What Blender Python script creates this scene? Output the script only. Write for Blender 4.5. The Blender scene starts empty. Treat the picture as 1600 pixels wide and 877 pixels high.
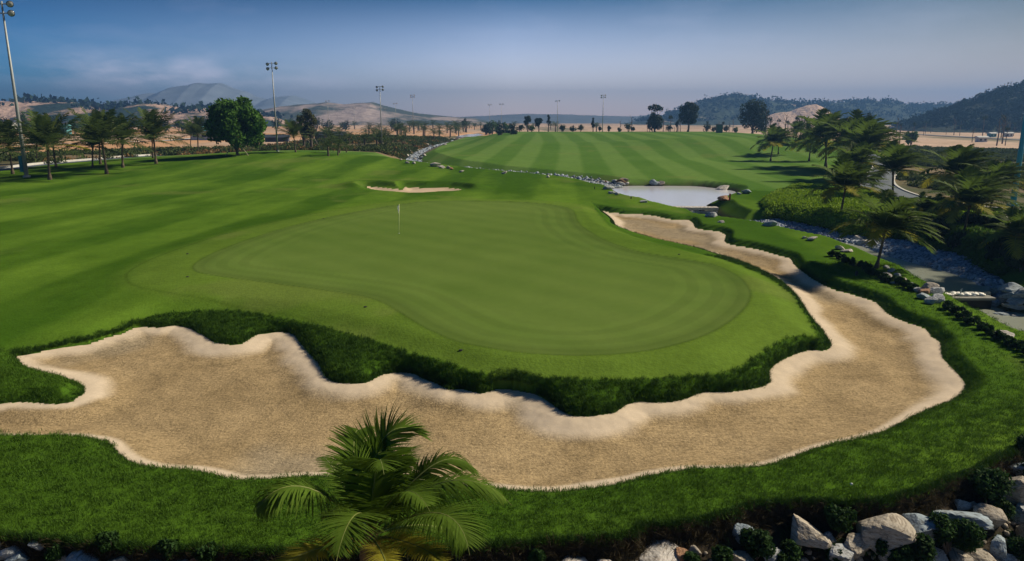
import bpy, math, random
import numpy as np
from mathutils import Vector, Matrix, Euler
C = bpy.context.scene
COL = C.collection
R = math.radians
rng = np.random.default_rng(7)
random.seed(7)

# ------------------------------------------------------------------ camera
F = 1130.0; PITCH = R(12.57); CAMH = 9.0
cam = bpy.data.cameras.new('camera'); camo = bpy.data.objects.new('camera', cam); COL.objects.link(camo)
cam.sensor_width = 36; cam.lens = F/1600*36; cam.clip_end = 60000; cam.clip_start = 0.1
camo.location = (0, 0, CAMH); camo.rotation_euler = (R(90)-PITCH, 0, 0)
C.camera = camo
C.render.resolution_x = 1024; C.render.resolution_y = 561
C.view_settings.view_transform = 'Standard'; C.view_settings.look = 'None'
C.view_settings.exposure = 0.75; C.view_settings.gamma = 1
# ------------------------------------------------------------------ sky, sun
SUN_AZ = R(72); SUN_EL = R(36)      # azimuth clockwise from the view axis
w = bpy.data.worlds.new('World'); C.world = w; w.use_nodes = True
nt = w.node_tree; nt.nodes.clear()
def N(nt, t, **k):
    n = nt.nodes.new(t)
    for a, b in k.items(): setattr(n, a, b)
    return n
def mth(nt, op, a, b=None, c=None, clamp=False):
    n = nt.nodes.new('ShaderNodeMath'); n.operation = op; n.use_clamp = clamp
    for i, v in enumerate((a, b, c)):
        if v is None: continue
        if isinstance(v, (int, float)): n.inputs[i].default_value = v
        else: nt.links.new(v, n.inputs[i])
    return n.outputs[0]
def mixc(nt, f, a, b, mode='MIX'):
    n = nt.nodes.new('ShaderNodeMix'); n.data_type = 'RGBA'; n.blend_type = mode
    for i, v in ((0, f), (6, a), (7, b)):
        if isinstance(v, (int, float)): n.inputs[i].default_value = v
        elif isinstance(v, tuple): n.inputs[i].default_value = (*v, 1) if len(v) == 3 else v
        else: nt.links.new(v, n.inputs[i])
    return n.outputs[2]
sky = N(nt, 'ShaderNodeTexSky', sky_type='NISHITA', sun_disc=False)
sky.sun_elevation = SUN_EL; sky.sun_rotation = SUN_AZ
sky.air_density = 1.0; sky.dust_density = 0.6; sky.ozone_density = 3.0; sky.altitude = 0
tc = N(nt, 'ShaderNodeTexCoord'); sx = N(nt, 'ShaderNodeSeparateXYZ'); nt.links.new(tc.outputs['Generated'], sx.inputs[0])
el = sx.outputs[2]
hs = N(nt, 'ShaderNodeHueSaturation'); hs.inputs['Saturation'].default_value = 1.0; hs.inputs['Value'].default_value = 1.0
nt.links.new(sky.outputs[0], hs.inputs['Color'])
# clear deep blue away from the sun, greyer on the sunward side, lilac haze at the horizon
azn = mth(nt, 'MULTIPLY_ADD', mth(nt, 'DIVIDE', sx.outputs[0], mth(nt, 'MAXIMUM', mth(nt, 'SQRT', mth(nt, 'ADD', mth(nt, 'POWER', sx.outputs[0], 2.0), mth(nt, 'POWER', sx.outputs[1], 2.0))), 0.001)), 0.9, 0.5, clamp=True)
hor = N(nt, 'ShaderNodeValToRGB'); top = N(nt, 'ShaderNodeValToRGB')
def ramp(r, pts):
    e = r.color_ramp.elements; e[0].position = pts[0][0]; e[0].color = (*pts[0][1], 1); e[1].position = pts[-1][0]; e[1].color = (*pts[-1][1], 1)
    for p_, c_ in pts[1:-1]: x_ = e.new(p_); x_.color = (*c_, 1)
    nt.links.new(azn, r.inputs[0])
ramp(hor, [(0.0, (0.28, 0.74, 1.30)), (0.5, (2.6, 2.0, 2.2)), (1.0, (1.10, 0.70, 0.52))])
ramp(top, [(0.0, (0.0, 0.085, 0.20)), (0.5, (0.035, 0.16, 0.27)), (1.0, (0.035, 0.085, 0.085))])
tint = mixc(nt, mth(nt, 'POWER', mth(nt, 'MULTIPLY', mth(nt, 'MAXIMUM', el, 0.0), 6.4, clamp=True), 0.85), hor.outputs[0], top.outputs[0])
skyc = mixc(nt, 1.0, hs.outputs[0], tint, 'MULTIPLY')
# thin cloud bank resting over the distant mountains
cn = N(nt, 'ShaderNodeTexNoise'); cn.inputs['Scale'].default_value = 7; cn.inputs['Detail'].default_value = 7; cn.inputs['Roughness'].default_value = 0.55
mp = N(nt, 'ShaderNodeMapping'); mp.inputs['Scale'].default_value = (1, 1, 3.4)
nt.links.new(tc.outputs['Generated'], mp.inputs[0]); nt.links.new(mp.outputs[0], cn.inputs[0])
az = mth(nt, 'ARCTAN2', sx.outputs[0], sx.outputs[1])
def bump(x, c, wd):
    return mth(nt, 'POWER', 2.718, mth(nt, 'MULTIPLY', mth(nt, 'POWER', mth(nt, 'DIVIDE', mth(nt, 'SUBTRACT', x, c), wd), 2.0), -1.0))
cm = mth(nt, 'MULTIPLY', bump(mth(nt, 'ABSOLUTE', mth(nt, 'ADD', az, 0.42)), 0.0, 0.16), bump(el, 0.048, 0.022))
cm = mth(nt, 'MULTIPLY', cm, mth(nt, 'MULTIPLY', mth(nt, 'SUBTRACT', cn.outputs[0], 0.38), 4.0, clamp=True))
wide = mth(nt, 'MULTIPLY', mth(nt, 'MULTIPLY', mth(nt, 'SUBTRACT', cn.outputs[0], 0.5), 2.0, clamp=True), 0.12)
cm = mth(nt, 'ADD', mth(nt, 'MULTIPLY', cm, 0.85), mth(nt, 'MULTIPLY', wide, bump(el, 0.12, 0.1)))
skyc = mixc(nt, cm, skyc, (8.5, 8.0, 9.5))
bg = N(nt, 'ShaderNodeBackground'); bg.inputs[1].default_value = 0.115
ow = N(nt, 'ShaderNodeOutputWorld'); nt.links.new(skyc, bg.inputs[0]); nt.links.new(bg.outputs[0], ow.inputs[0])
sl = bpy.data.lights.new('sun', 'SUN'); sl.energy = 4.2; sl.angle = R(4); sl.color = (1.0, 0.86, 0.66)
so = bpy.data.objects.new('sun', sl); COL.objects.link(so)
sd = Vector((math.sin(SUN_AZ)*math.cos(SUN_EL), math.cos(SUN_AZ)*math.cos(SUN_EL), math.sin(SUN_EL)))
so.rotation_euler = sd.to_track_quat('Z', 'Y').to_euler(); so.location = (0, 0, 60)

# ------------------------------------------------------------------ geometry helpers
def ray(u, v):
    a = (u-800)/F; b = (438.5-v)/F
    s, c = math.sin(PITCH), math.cos(PITCH)
    return np.array([a, c+b*s, -s+b*c])
def onz(u, v, z=0.0):
    d = ray(u, v); t = (z-CAMH)/d[2]; return np.array([d[0]*t, d[1]*t])
def aty(u, v, y):
    d = ray(u, v); t = y/d[1]; return Vector((d[0]*t, y, CAMH+d[2]*t))
def poly(px, z=0.0): return np.array([onz(u, v, z) for u, v in px])
def smooth_poly(P, n=3, closed=True):
    out = []; m = len(P)
    for i in range(m if closed else m-1):
        p0, p1, p2, p3 = (P[(i-1) % m], P[i], P[(i+1) % m], P[(i+2) % m]) if closed else (P[max(i-1, 0)], P[i], P[i+1], P[min(i+2, m-1)])
        for k in range(n):
            t = k/n
            out.append(0.5*((2*p1)+(-p0+p2)*t+(2*p0-5*p1+4*p2-p3)*t*t+(-p0+3*p1-3*p2+p3)*t**3))
    if not closed: out.append(P[-1])
    return np.array(out)
def sdf(P, x, y, closed=True, reach=14.0):
    """signed distance, negative inside"""
    x = np.asarray(x, float); y = np.asarray(y, float)
    sh = x.shape; x = x.ravel(); y = y.ravel()
    out = np.full(x.shape, 1e3)
    b0 = P.min(0)-reach; b1 = P.max(0)+reach
    idx = np.nonzero((x > b0[0]) & (x < b1[0]) & (y > b0[1]) & (y < b1[1]))[0]
    if len(idx):
        X = x[idx]; Y = y[idx]; d2 = np.full(X.shape, 1e9); ins = np.zeros(X.shape, bool)
        m = len(P)
        for i in range(m if closed else m-1):
            ax, ay = P[i]; bx, by = P[(i+1) % m]
            ex, ey = bx-ax, by-ay; L = ex*ex+ey*ey+1e-12
            t = np.clip(((X-ax)*ex+(Y-ay)*ey)/L, 0, 1)
            dx = X-ax-t*ex; dy = Y-ay-t*ey
            np.minimum(d2, dx*dx+dy*dy, out=d2)
            if closed:
                c = (ay > Y) != (by > Y)
                if c.any():
                    xi = ax+(Y-ay)*ex/(ey if abs(ey) > 1e-12 else 1e-12)
                    ins ^= c & (X < xi)
        d = np.sqrt(d2)
        out[idx] = np.where(ins, -d, d) if closed else d
    return out.reshape(sh)
def ss(t): t = np.clip(t, 0, 1); return t*t*(3-2*t)
def _h(ix, iy, s):
    n = (ix.astype(np.int64)*374761393+iy.astype(np.int64)*668265263+s*982451653) & 0x7fffffff
    n = ((n ^ (n >> 13))*1274126177) & 0x7fffffff
    return ((n ^ (n >> 16)) & 0xffff)/65535.0
def vn(x, y, s=0):
    fx = np.floor(x); fy = np.floor(y); a = x-fx; b = y-fy; a = a*a*(3-2*a); b = b*b*(3-2*b)
    return (_h(fx, fy, s)*(1-a)+_h(fx+1, fy, s)*a)*(1-b)+(_h(fx, fy+1, s)*(1-a)+_h(fx+1, fy+1, s)*a)*b
def fbm(x, y, o=4, s=0):
    x = np.asarray(x, float); y = np.asarray(y, float)
    t = 0; a = 0.5; q = 0
    for i in range(o):
        t = t+a*vn(x, y, s+i); q += a; a *= 0.5; x = x*2.03+11.3; y = y*2.03+5.7
    return t/q-0.5
def g2(x, y, cx, cy, sx_, sy_): return np.exp(-((x-cx)/sx_)**2-((y-cy)/sy_)**2)

# ------------------------------------------------------------------ outlines of the course (world metres)
OUTER = [(935,328),(952,331),(975,333),(1000,334),(1025,337),(1042,341),(1062,343),(1078,344),(1085,350),(1088,356),(1105,359),(1125,362),(1136,368),(1133,377),(1145,382),(1170,386),(1195,392),(1215,398),(1235,403),(1242,413),(1255,424),(1275,438),(1300,450),(1325,457),(1350,465),(1370,472),(1383,485),(1396,494),(1416,503),(1448,513),(1456,525),(1471,535),(1474,558),(1488,573),(1503,590),(1510,600),(1506,613),(1486,628),(1453,640),(1412,660),(1381,676),(1331,690),(1287,699),(1240,715),(1206,727),(1162,734),(1100,735),(1075,736),(1025,744),(975,756),(925,765),(862,771),(800,769),(750,764),(700,757),(640,750),(560,747),(475,748),(412,752),(362,751),(325,741),(300,737),(237,733),(200,722),(185,710),(172,696),(155,688),(125,685),(100,683),(50,685),(0,683),(-60,682),(-130,670),(-120,645),(-40,632)]
TONGUE = [(0,630),(38,627),(75,630),(105,629),(118,622),(129,615),(131,608),(123,600),(100,591),(63,583),(38,574),(28,565)]
INNER = [(23,556),(45,553),(75,546),(105,541),(140,536),(163,528),(190,521),(210,511),(233,510),(256,511),(278,508),(298,513),(318,523),(336,534),(358,538),(376,537),(388,530),(400,523),(420,519),(450,519),(463,525),(473,538),(488,555),(500,568),(508,585),(520,595),(540,599),(570,598),(585,591),(600,584),(626,581),(646,583),(666,593),(683,599),(701,608),(721,607),(751,614),(776,608),(800,609),(825,613),(845,619),(863,630),(878,642),(898,650),(930,649),(960,644),(975,633),(996,627),(1026,628),(1063,625),(1081,618),(1101,612),(1138,612),(1171,608),(1183,605),(1201,597),(1200,578),(1215,565),(1240,553),(1263,547),(1285,547),(1297,541),(1288,525),(1273,508),(1260,490),(1253,478),(1243,463),(1225,447),(1216,441),(1196,430),(1163,415),(1125,401),(1095,391),(1060,383),(1025,376),(988,365),(960,354),(959,348),(950,339)]
ZS = -0.35
SAND = smooth_poly(poly(OUTER+TONGUE+INNER, ZS), 2)
FARSIDE = np.array([[9.0, 82.0], [9.5, 140.0], [-260.0, 140.0], [-260.0, 22.0]])
ISLAND = np.concatenate([poly(INNER, ZS), FARSIDE])
PLEDGE = [(5,537),(25,533),(75,528),(125,526),(155,521),(175,513),(200,498),(240,487),(275,483),(357,483),(419,491),(466,500),(513,513),(576,533),(620,548),(640,556),(676,563),(733,583),(800,592),(863,594),(963,597),(1025,594),(1100,588),(1138,584),(1163,574),(1200,548),(1225,532),(1255,525),(1280,527),(1270,508),(1256,490),(1249,478),(1238,463),(1220,447),(1195,432),(1125,403),(1060,385),(988,367),(952,352),(930,328)]
PLATEAU = np.concatenate([poly(PLEDGE, 0.15), FARSIDE]); PLINE = poly(PLEDGE, 0.15)
GREEN = smooth_poly(poly([(319,428),(388,438),(451,446),(513,454),(570,463),(604,475),(639,497),(670,515),(713,533),(751,541),(800,549),(863,554),(925,555),(988,551),(1038,543),(1088,529),(1126,512),(1156,490),(1171,470),(1172,455),(1161,438),(1141,425),(1113,413),(1060,404),(1005,395),(965,383),(935,370),(910,354),(901,342),(897,331),(885,324),(850,318),(800,315),(740,314),(690,314),(650,316),(600,323),(540,334),(480,347),(430,360),(380,377),(330,397),(305,412),(303,421)], 0.5), 2)
SB = poly([(573,291),(593,292),(610,294),(629,295),(633,292),(663,293),(701,293),(724,296),(713,298),(686,299),(676,300),(638,301),(613,299),(588,297),(573,294)], -0.1)
SB = smooth_poly(SB, 2)
EDGEPX = [(-400,835),(-100,838),(0,838),(75,843),(140,850),(200,856),(300,857),(400,862),(500,864),(600,862),(700,858),(800,851),(862,845),(912,841),(960,841),(995,832),(1007,821),(1050,820),(1100,812),(1125,806),(1150,800),(1178,788),(1256,783),(1320,786),(1381,784),(1444,766),(1500,744),(1537,731),(1556,718),(1587,708),(1600,696),(1700,655),(1900,610),(2300,560)]
EDGE = np.concatenate([poly(EDGEPX, 0.0), np.array([[900., 60.], [900., 20000.], [-900., 20000.], [-900., 14.]])])
ZP = -0.9; ZU = -1.3; ZL = -2.0
POND = smooth_poly(poly([(957.5,294),(965,291.7),(980,290.7),(1020,290.6),(1080,291),(1106,293),(1123,295),(1137,297),(1149,299.6),(1149,303),(1142,306.5),(1124,313),(1112,317),(1100,323.6),(1098,327),(1060,327),(1038,326),(1029,323),(1015,318),(1000,316),(985,312),(970,307),(964,301),(957,297)], ZP), 2)
UPPER = poly([(1040,328),(1116,329),(1122,337),(1135,344),(1150,349),(1200,356),(1259,368),(1289,373),(1319,378),(1348,383),(1378,395),(1408,404),(1452,416),(1497,427.5),(1526,438),(1540,447),(1541,463),(1468,462),(1461,450),(1437,440),(1408,428),(1378,413.5),(1354,405),(1333,396),(1304,387),(1274,376),(1200,358.5),(1150,351.5),(1100,344),(1070,338),(1045,331)], ZU)
LOWER = poly([(1466,467),(1545,467),(1556,480),(1575,487),(1600,490),(1680,500),(1680,590),(1640,575),(1600,550),(1575,540),(1540,517),(1505,495),(1480,481)], ZL)
GRAVEL = poly([(1092,333),(1112,334),(1130,341),(1160,344),(1200,344),(1215,344),(1259,353),(1304,362),(1333,369),(1378,373),(1422,380),(1452,391),(1497,401),(1526,415),(1556,432),(1576,444),(1545,452),(1526,445),(1497,434),(1452,424),(1408,412),(1378,402),(1348,390),(1319,385),(1289,380),(1259,374),(1200,360),(1150,352),(1100,345)], -0.9)
# stream behind the near fairway
CREEKPX = [(760,207),(735,211),(715,216),(690,224),(668,232),(652,240),(644,247),(655,257),(680,262),(720,265),(760,268.5),(800,271.5),(850,275.5),(900,280),(935,285),(962,292)]
CREEK = smooth_poly(np.array([onz(u, v, -0.7) for u, v in CREEKPX]), 3, False)
FARPOND = poly([(712,213),(730,210),(748,209.5),(757,211),(740,214),(722,215)], -0.3)
# buggy path on the right, and the kerbed path on the left
PATHR = smooth_poly(np.array([onz(u, v, 0.1) for u, v in [(1340,222),(1362,236),(1372,247),(1384,262),(1372,277),(1372,290),(1398,304),(1440,315),(1500,326),(1560,333),(1640,341),(1800,352)]]), 4, False)
PATHL = smooth_poly(np.array([onz(u, v, 0.2) for u, v in [(-260,292),(-120,279),(0,268),(80,260),(160,254),(230,247),(285,243),(360,238)]]), 4, False)
COVER = poly([(1195,318),(1215,305),(1250,292),(1275,297),(1300,303),(1340,300),(1368,297),(1395,306),(1440,318),(1500,330),(1560,337),(1700,348),(1900,372),(1900,470),(1700,470),(1600,447),(1576,440),(1556,430),(1526,413),(1497,399),(1452,389),(1422,378),(1378,371),(1333,367),(1304,360),(1259,351),(1215,341),(1200,333)], 0.0)

def base(x, y):
    z = 0.35*fbm(x/38., y/38., 3, 3)
    z = z+2.35*g2(x, y, -48, 152, 34, 34)
    rise = ss((y-138)/190.)*(1-ss((y-345)/90.))
    inx = ss((x+24-(y-150)*0.01)/22.)*(1-ss((x-95)/45.))
    z = z+3.3*rise*inx+2.3*g2(x, y, 66, 222, 26, 30)+0.7*g2(x, y, 5, 200, 22, 30)-1.0*g2(x, y, 25, 262, 30, 22)-0.9*g2(x, y, 58, 172, 20, 16)
    z = z+2.6*g2(x, y, -52, 262, 22, 52)
    z = z+0.35*g2(x, y, 60, 60, 25, 22)
    return z
def height(x, y, full=False):
    x = np.asarray(x, float); y = np.asarray(y, float)
    near = ss((60-np.hypot(x, y))/20)
    hb = base(x, y)*(1-0.75*near)
    dg = sdf(GREEN, x, y)
    hb = hb*(1-ss(1-dg/10)) + (0.50+0.10*fbm(x/9., y/9., 2, 9))*ss(1-np.maximum(dg, 0)/9.)
    dpl = sdf(PLINE, x, y, closed=False, reach=9); hb = hb-0.22*ss(1-dpl/1.6)*(sdf(ISLAND, x, y, reach=2) < 0)
    ds = sdf(SAND, x, y); di = sdf(ISLAND, x, y, reach=2); dp = sdf(PLATEAU, x, y, reach=9)
    # banks and bunker faces
    wob = 0.05*fbm(x*1.7, y*1.7, 3, 21)
    inner = (di < 0.0)
    d = np.maximum(ds, 0)
    dpo = np.maximum(dp, 0)
    tb = np.where(dpo > 0.02, d/(d+dpo), 1.0)
    prof_in = 0.42*ss(d/0.38)+0.58*np.minimum(ss(tb), 1)
    prof_out = ss(d/0.65)
    prof = np.where(inner, prof_in, prof_out)
    blend = ss(1-(ds-6)/6.)
    lipz = ZS+wob+(hb-ZS-wob)*prof
    z = np.where((ds > 0) & (ds < 12), lipz, hb)
    si = np.maximum(-ds, 0)
    zin = ZS+wob-0.26*ss(si/1.8)+0.03*fbm(x*0.8, y*0.8, 3, 5)+0.10*fbm(x/6., y/6., 2, 15)*ss(si/2)
    z = np.where(ds <= 0, zin, z)
    # small bunker beyond the green
    d2 = sdf(SB, x, y)
    back = ss(((y-onz(640, 297, -0.1)[1])+1.0)/2.5)
    lip2 = hb+0.55*back*np.exp(-((np.maximum(d2, 0)-1.6)/1.8)**2)
    z = np.where(d2 > 0, np.where(d2 < 6, -0.1+(np.maximum(lip2, hb)-(-0.1))*ss(d2/(1.7+0.8*(1-back))), z), -0.1-0.25*ss(-d2/1.5))
    # waters
    for P, zw, slope in ((POND, ZP, 0.5), (UPPER, ZU, 0.55), (LOWER, ZL, 0.8), (FARPOND, -0.3, 0.3)):
        dw = sdf(P, x, y)
        m = dw < 12
        gen = slope*dw+0.25*ss(dw/6)*dw
        if P is UPPER: gen = np.minimum(gen, 0.13*dw+0.6*np.maximum(sdf(GRAVEL, x, y), 0))
        zz = np.where(dw > 0, np.minimum(z, zw+0.03+gen), zw-np.minimum(0.6, 0.5*-dw)-0.03)
        z = np.where(m, np.where(dw > 0, np.minimum(z, zz), zz), z)
    dc = sdf(CREEK, x, y, closed=False)
    z = np.where(dc < 10, np.minimum(z, -1.0+0.32*np.maximum(dc-0.9, 0)), z)
    # paths: bedded into the ground
    de = sdf(EDGE, x, y, reach=10)
    fall = 0.42*ss(de/0.10)+0.62*np.maximum(de-0.1, 0)+0.12*fbm(x*2.5, y*2.5, 3, 8)*ss(de/0.5)
    z = np.where(de > 0, np.maximum(z-fall, -3.6+0.0*x), z)
    if full: return z, dict(ds=ds, dg=dg, dp=dp, d2=d2, de=de, dc=dc, inner=inner, dpl=dpl)
    return z
def hits(px):
    """world points where the pixel rays first meet the ground"""
    px = np.asarray(px, float); n = len(px)
    t = np.concatenate([np.geomspace(9, 900, 420)])
    out = np.zeros((n, 3))
    D = np.array([ray(u, v) for u, v in px]); hn = np.hypot(D[:, 0], D[:, 1])
    D = D/hn[:, None]
    X = D[:, 0, None]*t; Y = D[:, 1, None]*t; Z = CAMH+D[:, 2, None]*t
    H = height(X, Y)
    below = Z < H
    for i in range(n):
        k = np.nonzero(below[i])[0]
        k = k[0] if len(k) else len(t)-1
        k = max(k, 1)
        a = Z[i, k-1]-H[i, k-1]; b = Z[i, k]-H[i, k]
        f = a/(a-b) if a != b else 0
        tt = t[k-1]+(t[k]-t[k-1])*min(max(f, 0), 1)
        x, y = D[i, 0]*tt, D[i, 1]*tt
        out[i] = (x, y, 0)
    out[:, 2] = height(out[:, 0], out[:, 1])
    return out
def toppix(p, v):
    """height above p of the point straight above it seen at pixel row v"""
    y = p[1]; b = (438.5-v)/F; s, c = math.sin(PITCH), math.cos(PITCH)
    z = CAMH+y*(-s+b*c)/(c+b*s)
    return z-p[2]
def pxm(p): return math.hypot(p[0]*0.0+p[1], CAMH-p[2])/F     # metres per photo pixel at p

# ------------------------------------------------------------------ materials
def mat(name, col, rough=0.8, var=0.25, scale=3.0, bumpS=None, bumpK=0.3, spec=0.3, sss=0, metallic=0, attr=None, trans=0.0, detail=4, extra=None):
    m = bpy.data.materials.new(name); m.use_nodes = True; t = m.node_tree
    b = t.nodes['Principled BSDF']; b.inputs['Roughness'].default_value = rough
    b.inputs['Specular IOR Level'].default_value = spec*(0.5 if trans else 1); b.inputs['Metallic'].default_value = metallic
    co = N(t, 'ShaderNodeTexCoord').outputs['Object']
    n1 = N(t, 'ShaderNodeTexNoise'); n1.inputs['Scale'].default_value = scale; n1.inputs['Detail'].default_value = detail; t.links.new(co, n1.inputs[0])
    if attr:
        a = N(t, 'ShaderNodeVertexColor'); a.layer_name = attr; src = a.outputs[0]
    else: src = (*col, 1)
    k = mth(t, 'MULTIPLY_ADD', mth(t, 'SUBTRACT', n1.outputs[0], 0.5), 2*var*2, 1.0)
    cmb = N(t, 'ShaderNodeCombineColor')
    for i in range(3): t.links.new(k, cmb.inputs[i])
    c = mixc(t, 1.0, src, cmb.outputs[0], 'MULTIPLY')
    if extra: c = extra(t, co, c)
    t.links.new(c, b.inputs['Base Color'])
    if bumpS:
        n2 = N(t, 'ShaderNodeTexNoise'); n2.inputs['Scale'].default_value = bumpS; n2.inputs['Detail'].default_value = 5; t.links.new(co, n2.inputs[0])
        bp = N(t, 'ShaderNodeBump'); bp.inputs['Strength'].default_value = bumpK; bp.inputs['Distance'].default_value = 0.05
        t.links.new(n2.outputs[0], bp.inputs['Height']); t.links.new(bp.outputs[0], b.inputs['Normal'])
    if trans:
        tr = N(t, 'ShaderNodeBsdfTranslucent'); t.links.new(c, tr.inputs[0]); ms = N(t, 'ShaderNodeMixShader'); ms.inputs[0].default_value = trans
        o = t.nodes['Material Output']; t.links.new(b.outputs[0], ms.inputs[1]); t.links.new(tr.outputs[0], ms.inputs[2]); t.links.new(ms.outputs[0], o.inputs[0])
    return m
def fine(sc1, k1, sc2, k2):
    def f(t, co, c):
        for s_, k_ in ((sc1, k1), (sc2, k2)):
            n = N(t, 'ShaderNodeTexNoise'); n.inputs['Scale'].default_value = s_; n.inputs['Detail'].default_value = 3; t.links.new(co, n.inputs[0])
            k = mth(t, 'MULTIPLY_ADD', mth(t, 'SUBTRACT', n.outputs[0], 0.5), k_*4, 1.0)
            cb = N(t, 'ShaderNodeCombineColor')
            for i in range(3): t.links.new(k, cb.inputs[i])
            c = mixc(t, 1.0, c, cb.outputs[0], 'MULTIPLY')
        return c
    return f
M = {}
M['turf'] = mat('mown_turf', None, 0.95, 0.10, 0.6, 9.0, 0.55, 0.0, attr='Col', extra=fine(4.0, 0.12, 28.0, 0.13))
M['green'] = mat('putting_turf', None, 0.95, 0.05, 0.35, 14.0, 0.10, 0.0, attr='Col', extra=fine(2.2, 0.035, 20.0, 0.05))
M['sand'] = None
def sand_mat():
    m = bpy.data.materials.new('bunker_sand'); m.use_nodes = True; t = m.node_tree; b = t.nodes['Principled BSDF']; b.inputs['Roughness'].default_value = 1.0; b.inputs['Specular IOR Level'].default_value = 0.0
    a = N(t, 'ShaderNodeVertexColor'); a.layer_name = 'Col'; co = N(t, 'ShaderNodeTexCoord').outputs['Object']; mk_ = a.outputs['Alpha']
    def nz(sc, det=4, rough=0.6, mp_=None):
        n = N(t, 'ShaderNodeTexNoise'); n.inputs['Scale'].default_value = sc; n.inputs['Detail'].default_value = det; n.inputs['Roughness'].default_value = rough
        if mp_: q_ = N(t, 'ShaderNodeMapping'); q_.inputs['Scale'].default_value = mp_; q_.inputs['Rotation'].default_value = (0, 0, 0.5); t.links.new(co, q_.inputs[0]); t.links.new(q_.outputs[0], n.inputs[0])
        else: t.links.new(co, n.inputs[0])
        return mth(t, 'SUBTRACT', n.outputs[0], 0.5)
    grit = mth(t, 'ADD', mth(t, 'MULTIPLY', nz(11, 3, 0.7), 1.7), mth(t, 'ADD', mth(t, 'MULTIPLY', nz(3.2, 4, 0.6, (1, 2.6, 1)), 0.8), mth(t, 'MULTIPLY', nz(0.7, 4), 0.5)))
    wv = N(t, 'ShaderNodeTexWave'); wv.inputs['Scale'].default_value = 1.5; wv.inputs['Distortion'].default_value = 7; wv.inputs['Detail'].default_value = 3; wv.inputs['Detail Scale'].default_value = 0.6; t.links.new(co, wv.inputs[0])
    grit = mth(t, 'ADD', grit, mth(t, 'MULTIPLY', mth(t, 'SUBTRACT', wv.outputs['Fac'], 0.5), 0.05))
    soft = mth(t, 'MULTIPLY', nz(1.4, 5), 0.35)
    k = mth(t, 'ADD', 1.0, mth(t, 'ADD', mth(t, 'MULTIPLY', grit, mth(t, 'MULTIPLY_ADD', mk_, 0.95, 0.08)), soft))
    cb = N(t, 'ShaderNodeCombineColor')
    for i in range(3): t.links.new(k, cb.inputs[i])
    t.links.new(mixc(t, 1.0, a.outputs[0], cb.outputs[0], 'MULTIPLY'), b.inputs['Base Color'])
    bp = N(t, 'ShaderNodeBump'); bp.inputs['Distance'].default_value = 0.05; t.links.new(mth(t, 'MULTIPLY_ADD', mk_, 0.65, 0.10), bp.inputs['Strength'])
    t.links.new(nz(13, 4, 0.65), bp.inputs['Height']); t.links.new(bp.outputs[0], b.inputs['Normal'])
    return m
M['sand'] = sand_mat()
M['waste'] = mat('waste_ground', None, 0.95, 0.25, 0.16, 0.9, 0.8, 0.1, attr='Col', extra=fine(0.9, 0.2, 5.0, 0.15))
M['soil'] = mat('bank_soil', (0.03, 0.024, 0.016), 0.95, 0.4, 3.0, 8.0, 0.8, 0.1)
M['gravelbed'] = mat('gravel_bed', (0.09, 0.11, 0.14), 0.9, 0.3, 5.0, 9.0, 0.8)
M['asphalt'] = mat('asphalt', (0.10, 0.125, 0.155), 0.8, 0.1, 0.8, 30, 0.2)
M['kerb'] = mat('kerb_concrete', (0.50, 0.50, 0.47), 0.8, 0.12, 1.5, 20, 0.2)
M['pebble'] = mat('pebble', (0.21, 0.255, 0.31), 0.7, 0.2, 1.2, 20, 0.3, extra=lambda t, co, c: mixc(t, N(t, 'ShaderNodeObjectInfo').outputs['Random'], mixc(t, 1.0, c, (0.35, 0.38, 0.45), 'MULTIPLY'), mixc(t, 1.0, c, (2.1, 2.0, 1.9), 'MULTIPLY')))
def rockx(t, co, c):
    wv = N(t, 'ShaderNodeTexNoise'); wv.inputs['Scale'].default_value = 5; wv.inputs['Detail'].default_value = 8; wv.inputs['Distortion'].default_value = 1.4
    mpn = N(t, 'ShaderNodeMapping'); mpn.inputs['Scale'].default_value = (1, 0.25, 2.5); t.links.new(co, mpn.inputs[0]); t.links.new(mpn.outputs[0], wv.inputs[0])
    return mixc(t, mth(t, 'MULTIPLY', mth(t, 'SUBTRACT', wv.outputs[0], 0.46), 5.0, clamp=True), c, mixc(t, 1.0, c, (0.42, 0.38, 0.34), 'MULTIPLY'))
M['rock_grey'] = mat('rock_grey', (0.36, 0.39, 0.41), 0.85, 0.25, 2.0, 7, 0.6, extra=rockx)
M['rock_blue'] = mat('rock_blue_grey', (0.28, 0.35, 0.40), 0.85, 0.25, 2.0, 7, 0.6, extra=rockx)
M['rock_tan'] = mat('rock_tan', (0.38, 0.345, 0.285), 0.85, 0.25, 2.0, 7, 0.6, extra=rockx)
M['rock_pale'] = mat('rock_pale', (0.48, 0.46, 0.43), 0.85, 0.2, 2.0, 7, 0.6, extra=rockx)
M['rock_rust'] = mat('rock_rust', (0.33, 0.19, 0.11), 0.85, 0.3, 3.0, 7, 0.6, extra=rockx)
M['steel'] = mat('galvanised_steel', (0.30, 0.33, 0.34), 0.55, 0.08, 2.0, metallic=0.3)
M['blue_paint'] = mat('blue_paint', (0.04, 0.33, 0.48), 0.5, 0.08, 2.0)
M['teal_box'] = mat('teal_cabinet', (0.02, 0.16, 0.20), 0.5, 0.05)
M['lamp_dark'] = mat('lamp_housing', (0.03, 0.035, 0.04), 0.5, 0.05)
M['lamp_glass'] = mat('lamp_glass', (0.35, 0.37, 0.38), 0.15, 0.02, spec=0.6)
M['palm_trunk'] = mat('palm_trunk', (0.11, 0.085, 0.06), 0.9, 0.3, 6, 12, 0.7)
M['bark'] = mat('bark', (0.10, 0.08, 0.06), 0.9, 0.3, 4, 10, 0.6)
M['deadwood'] = mat('dead_wood', (0.10, 0.085, 0.075), 0.9, 0.3, 1)
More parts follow.
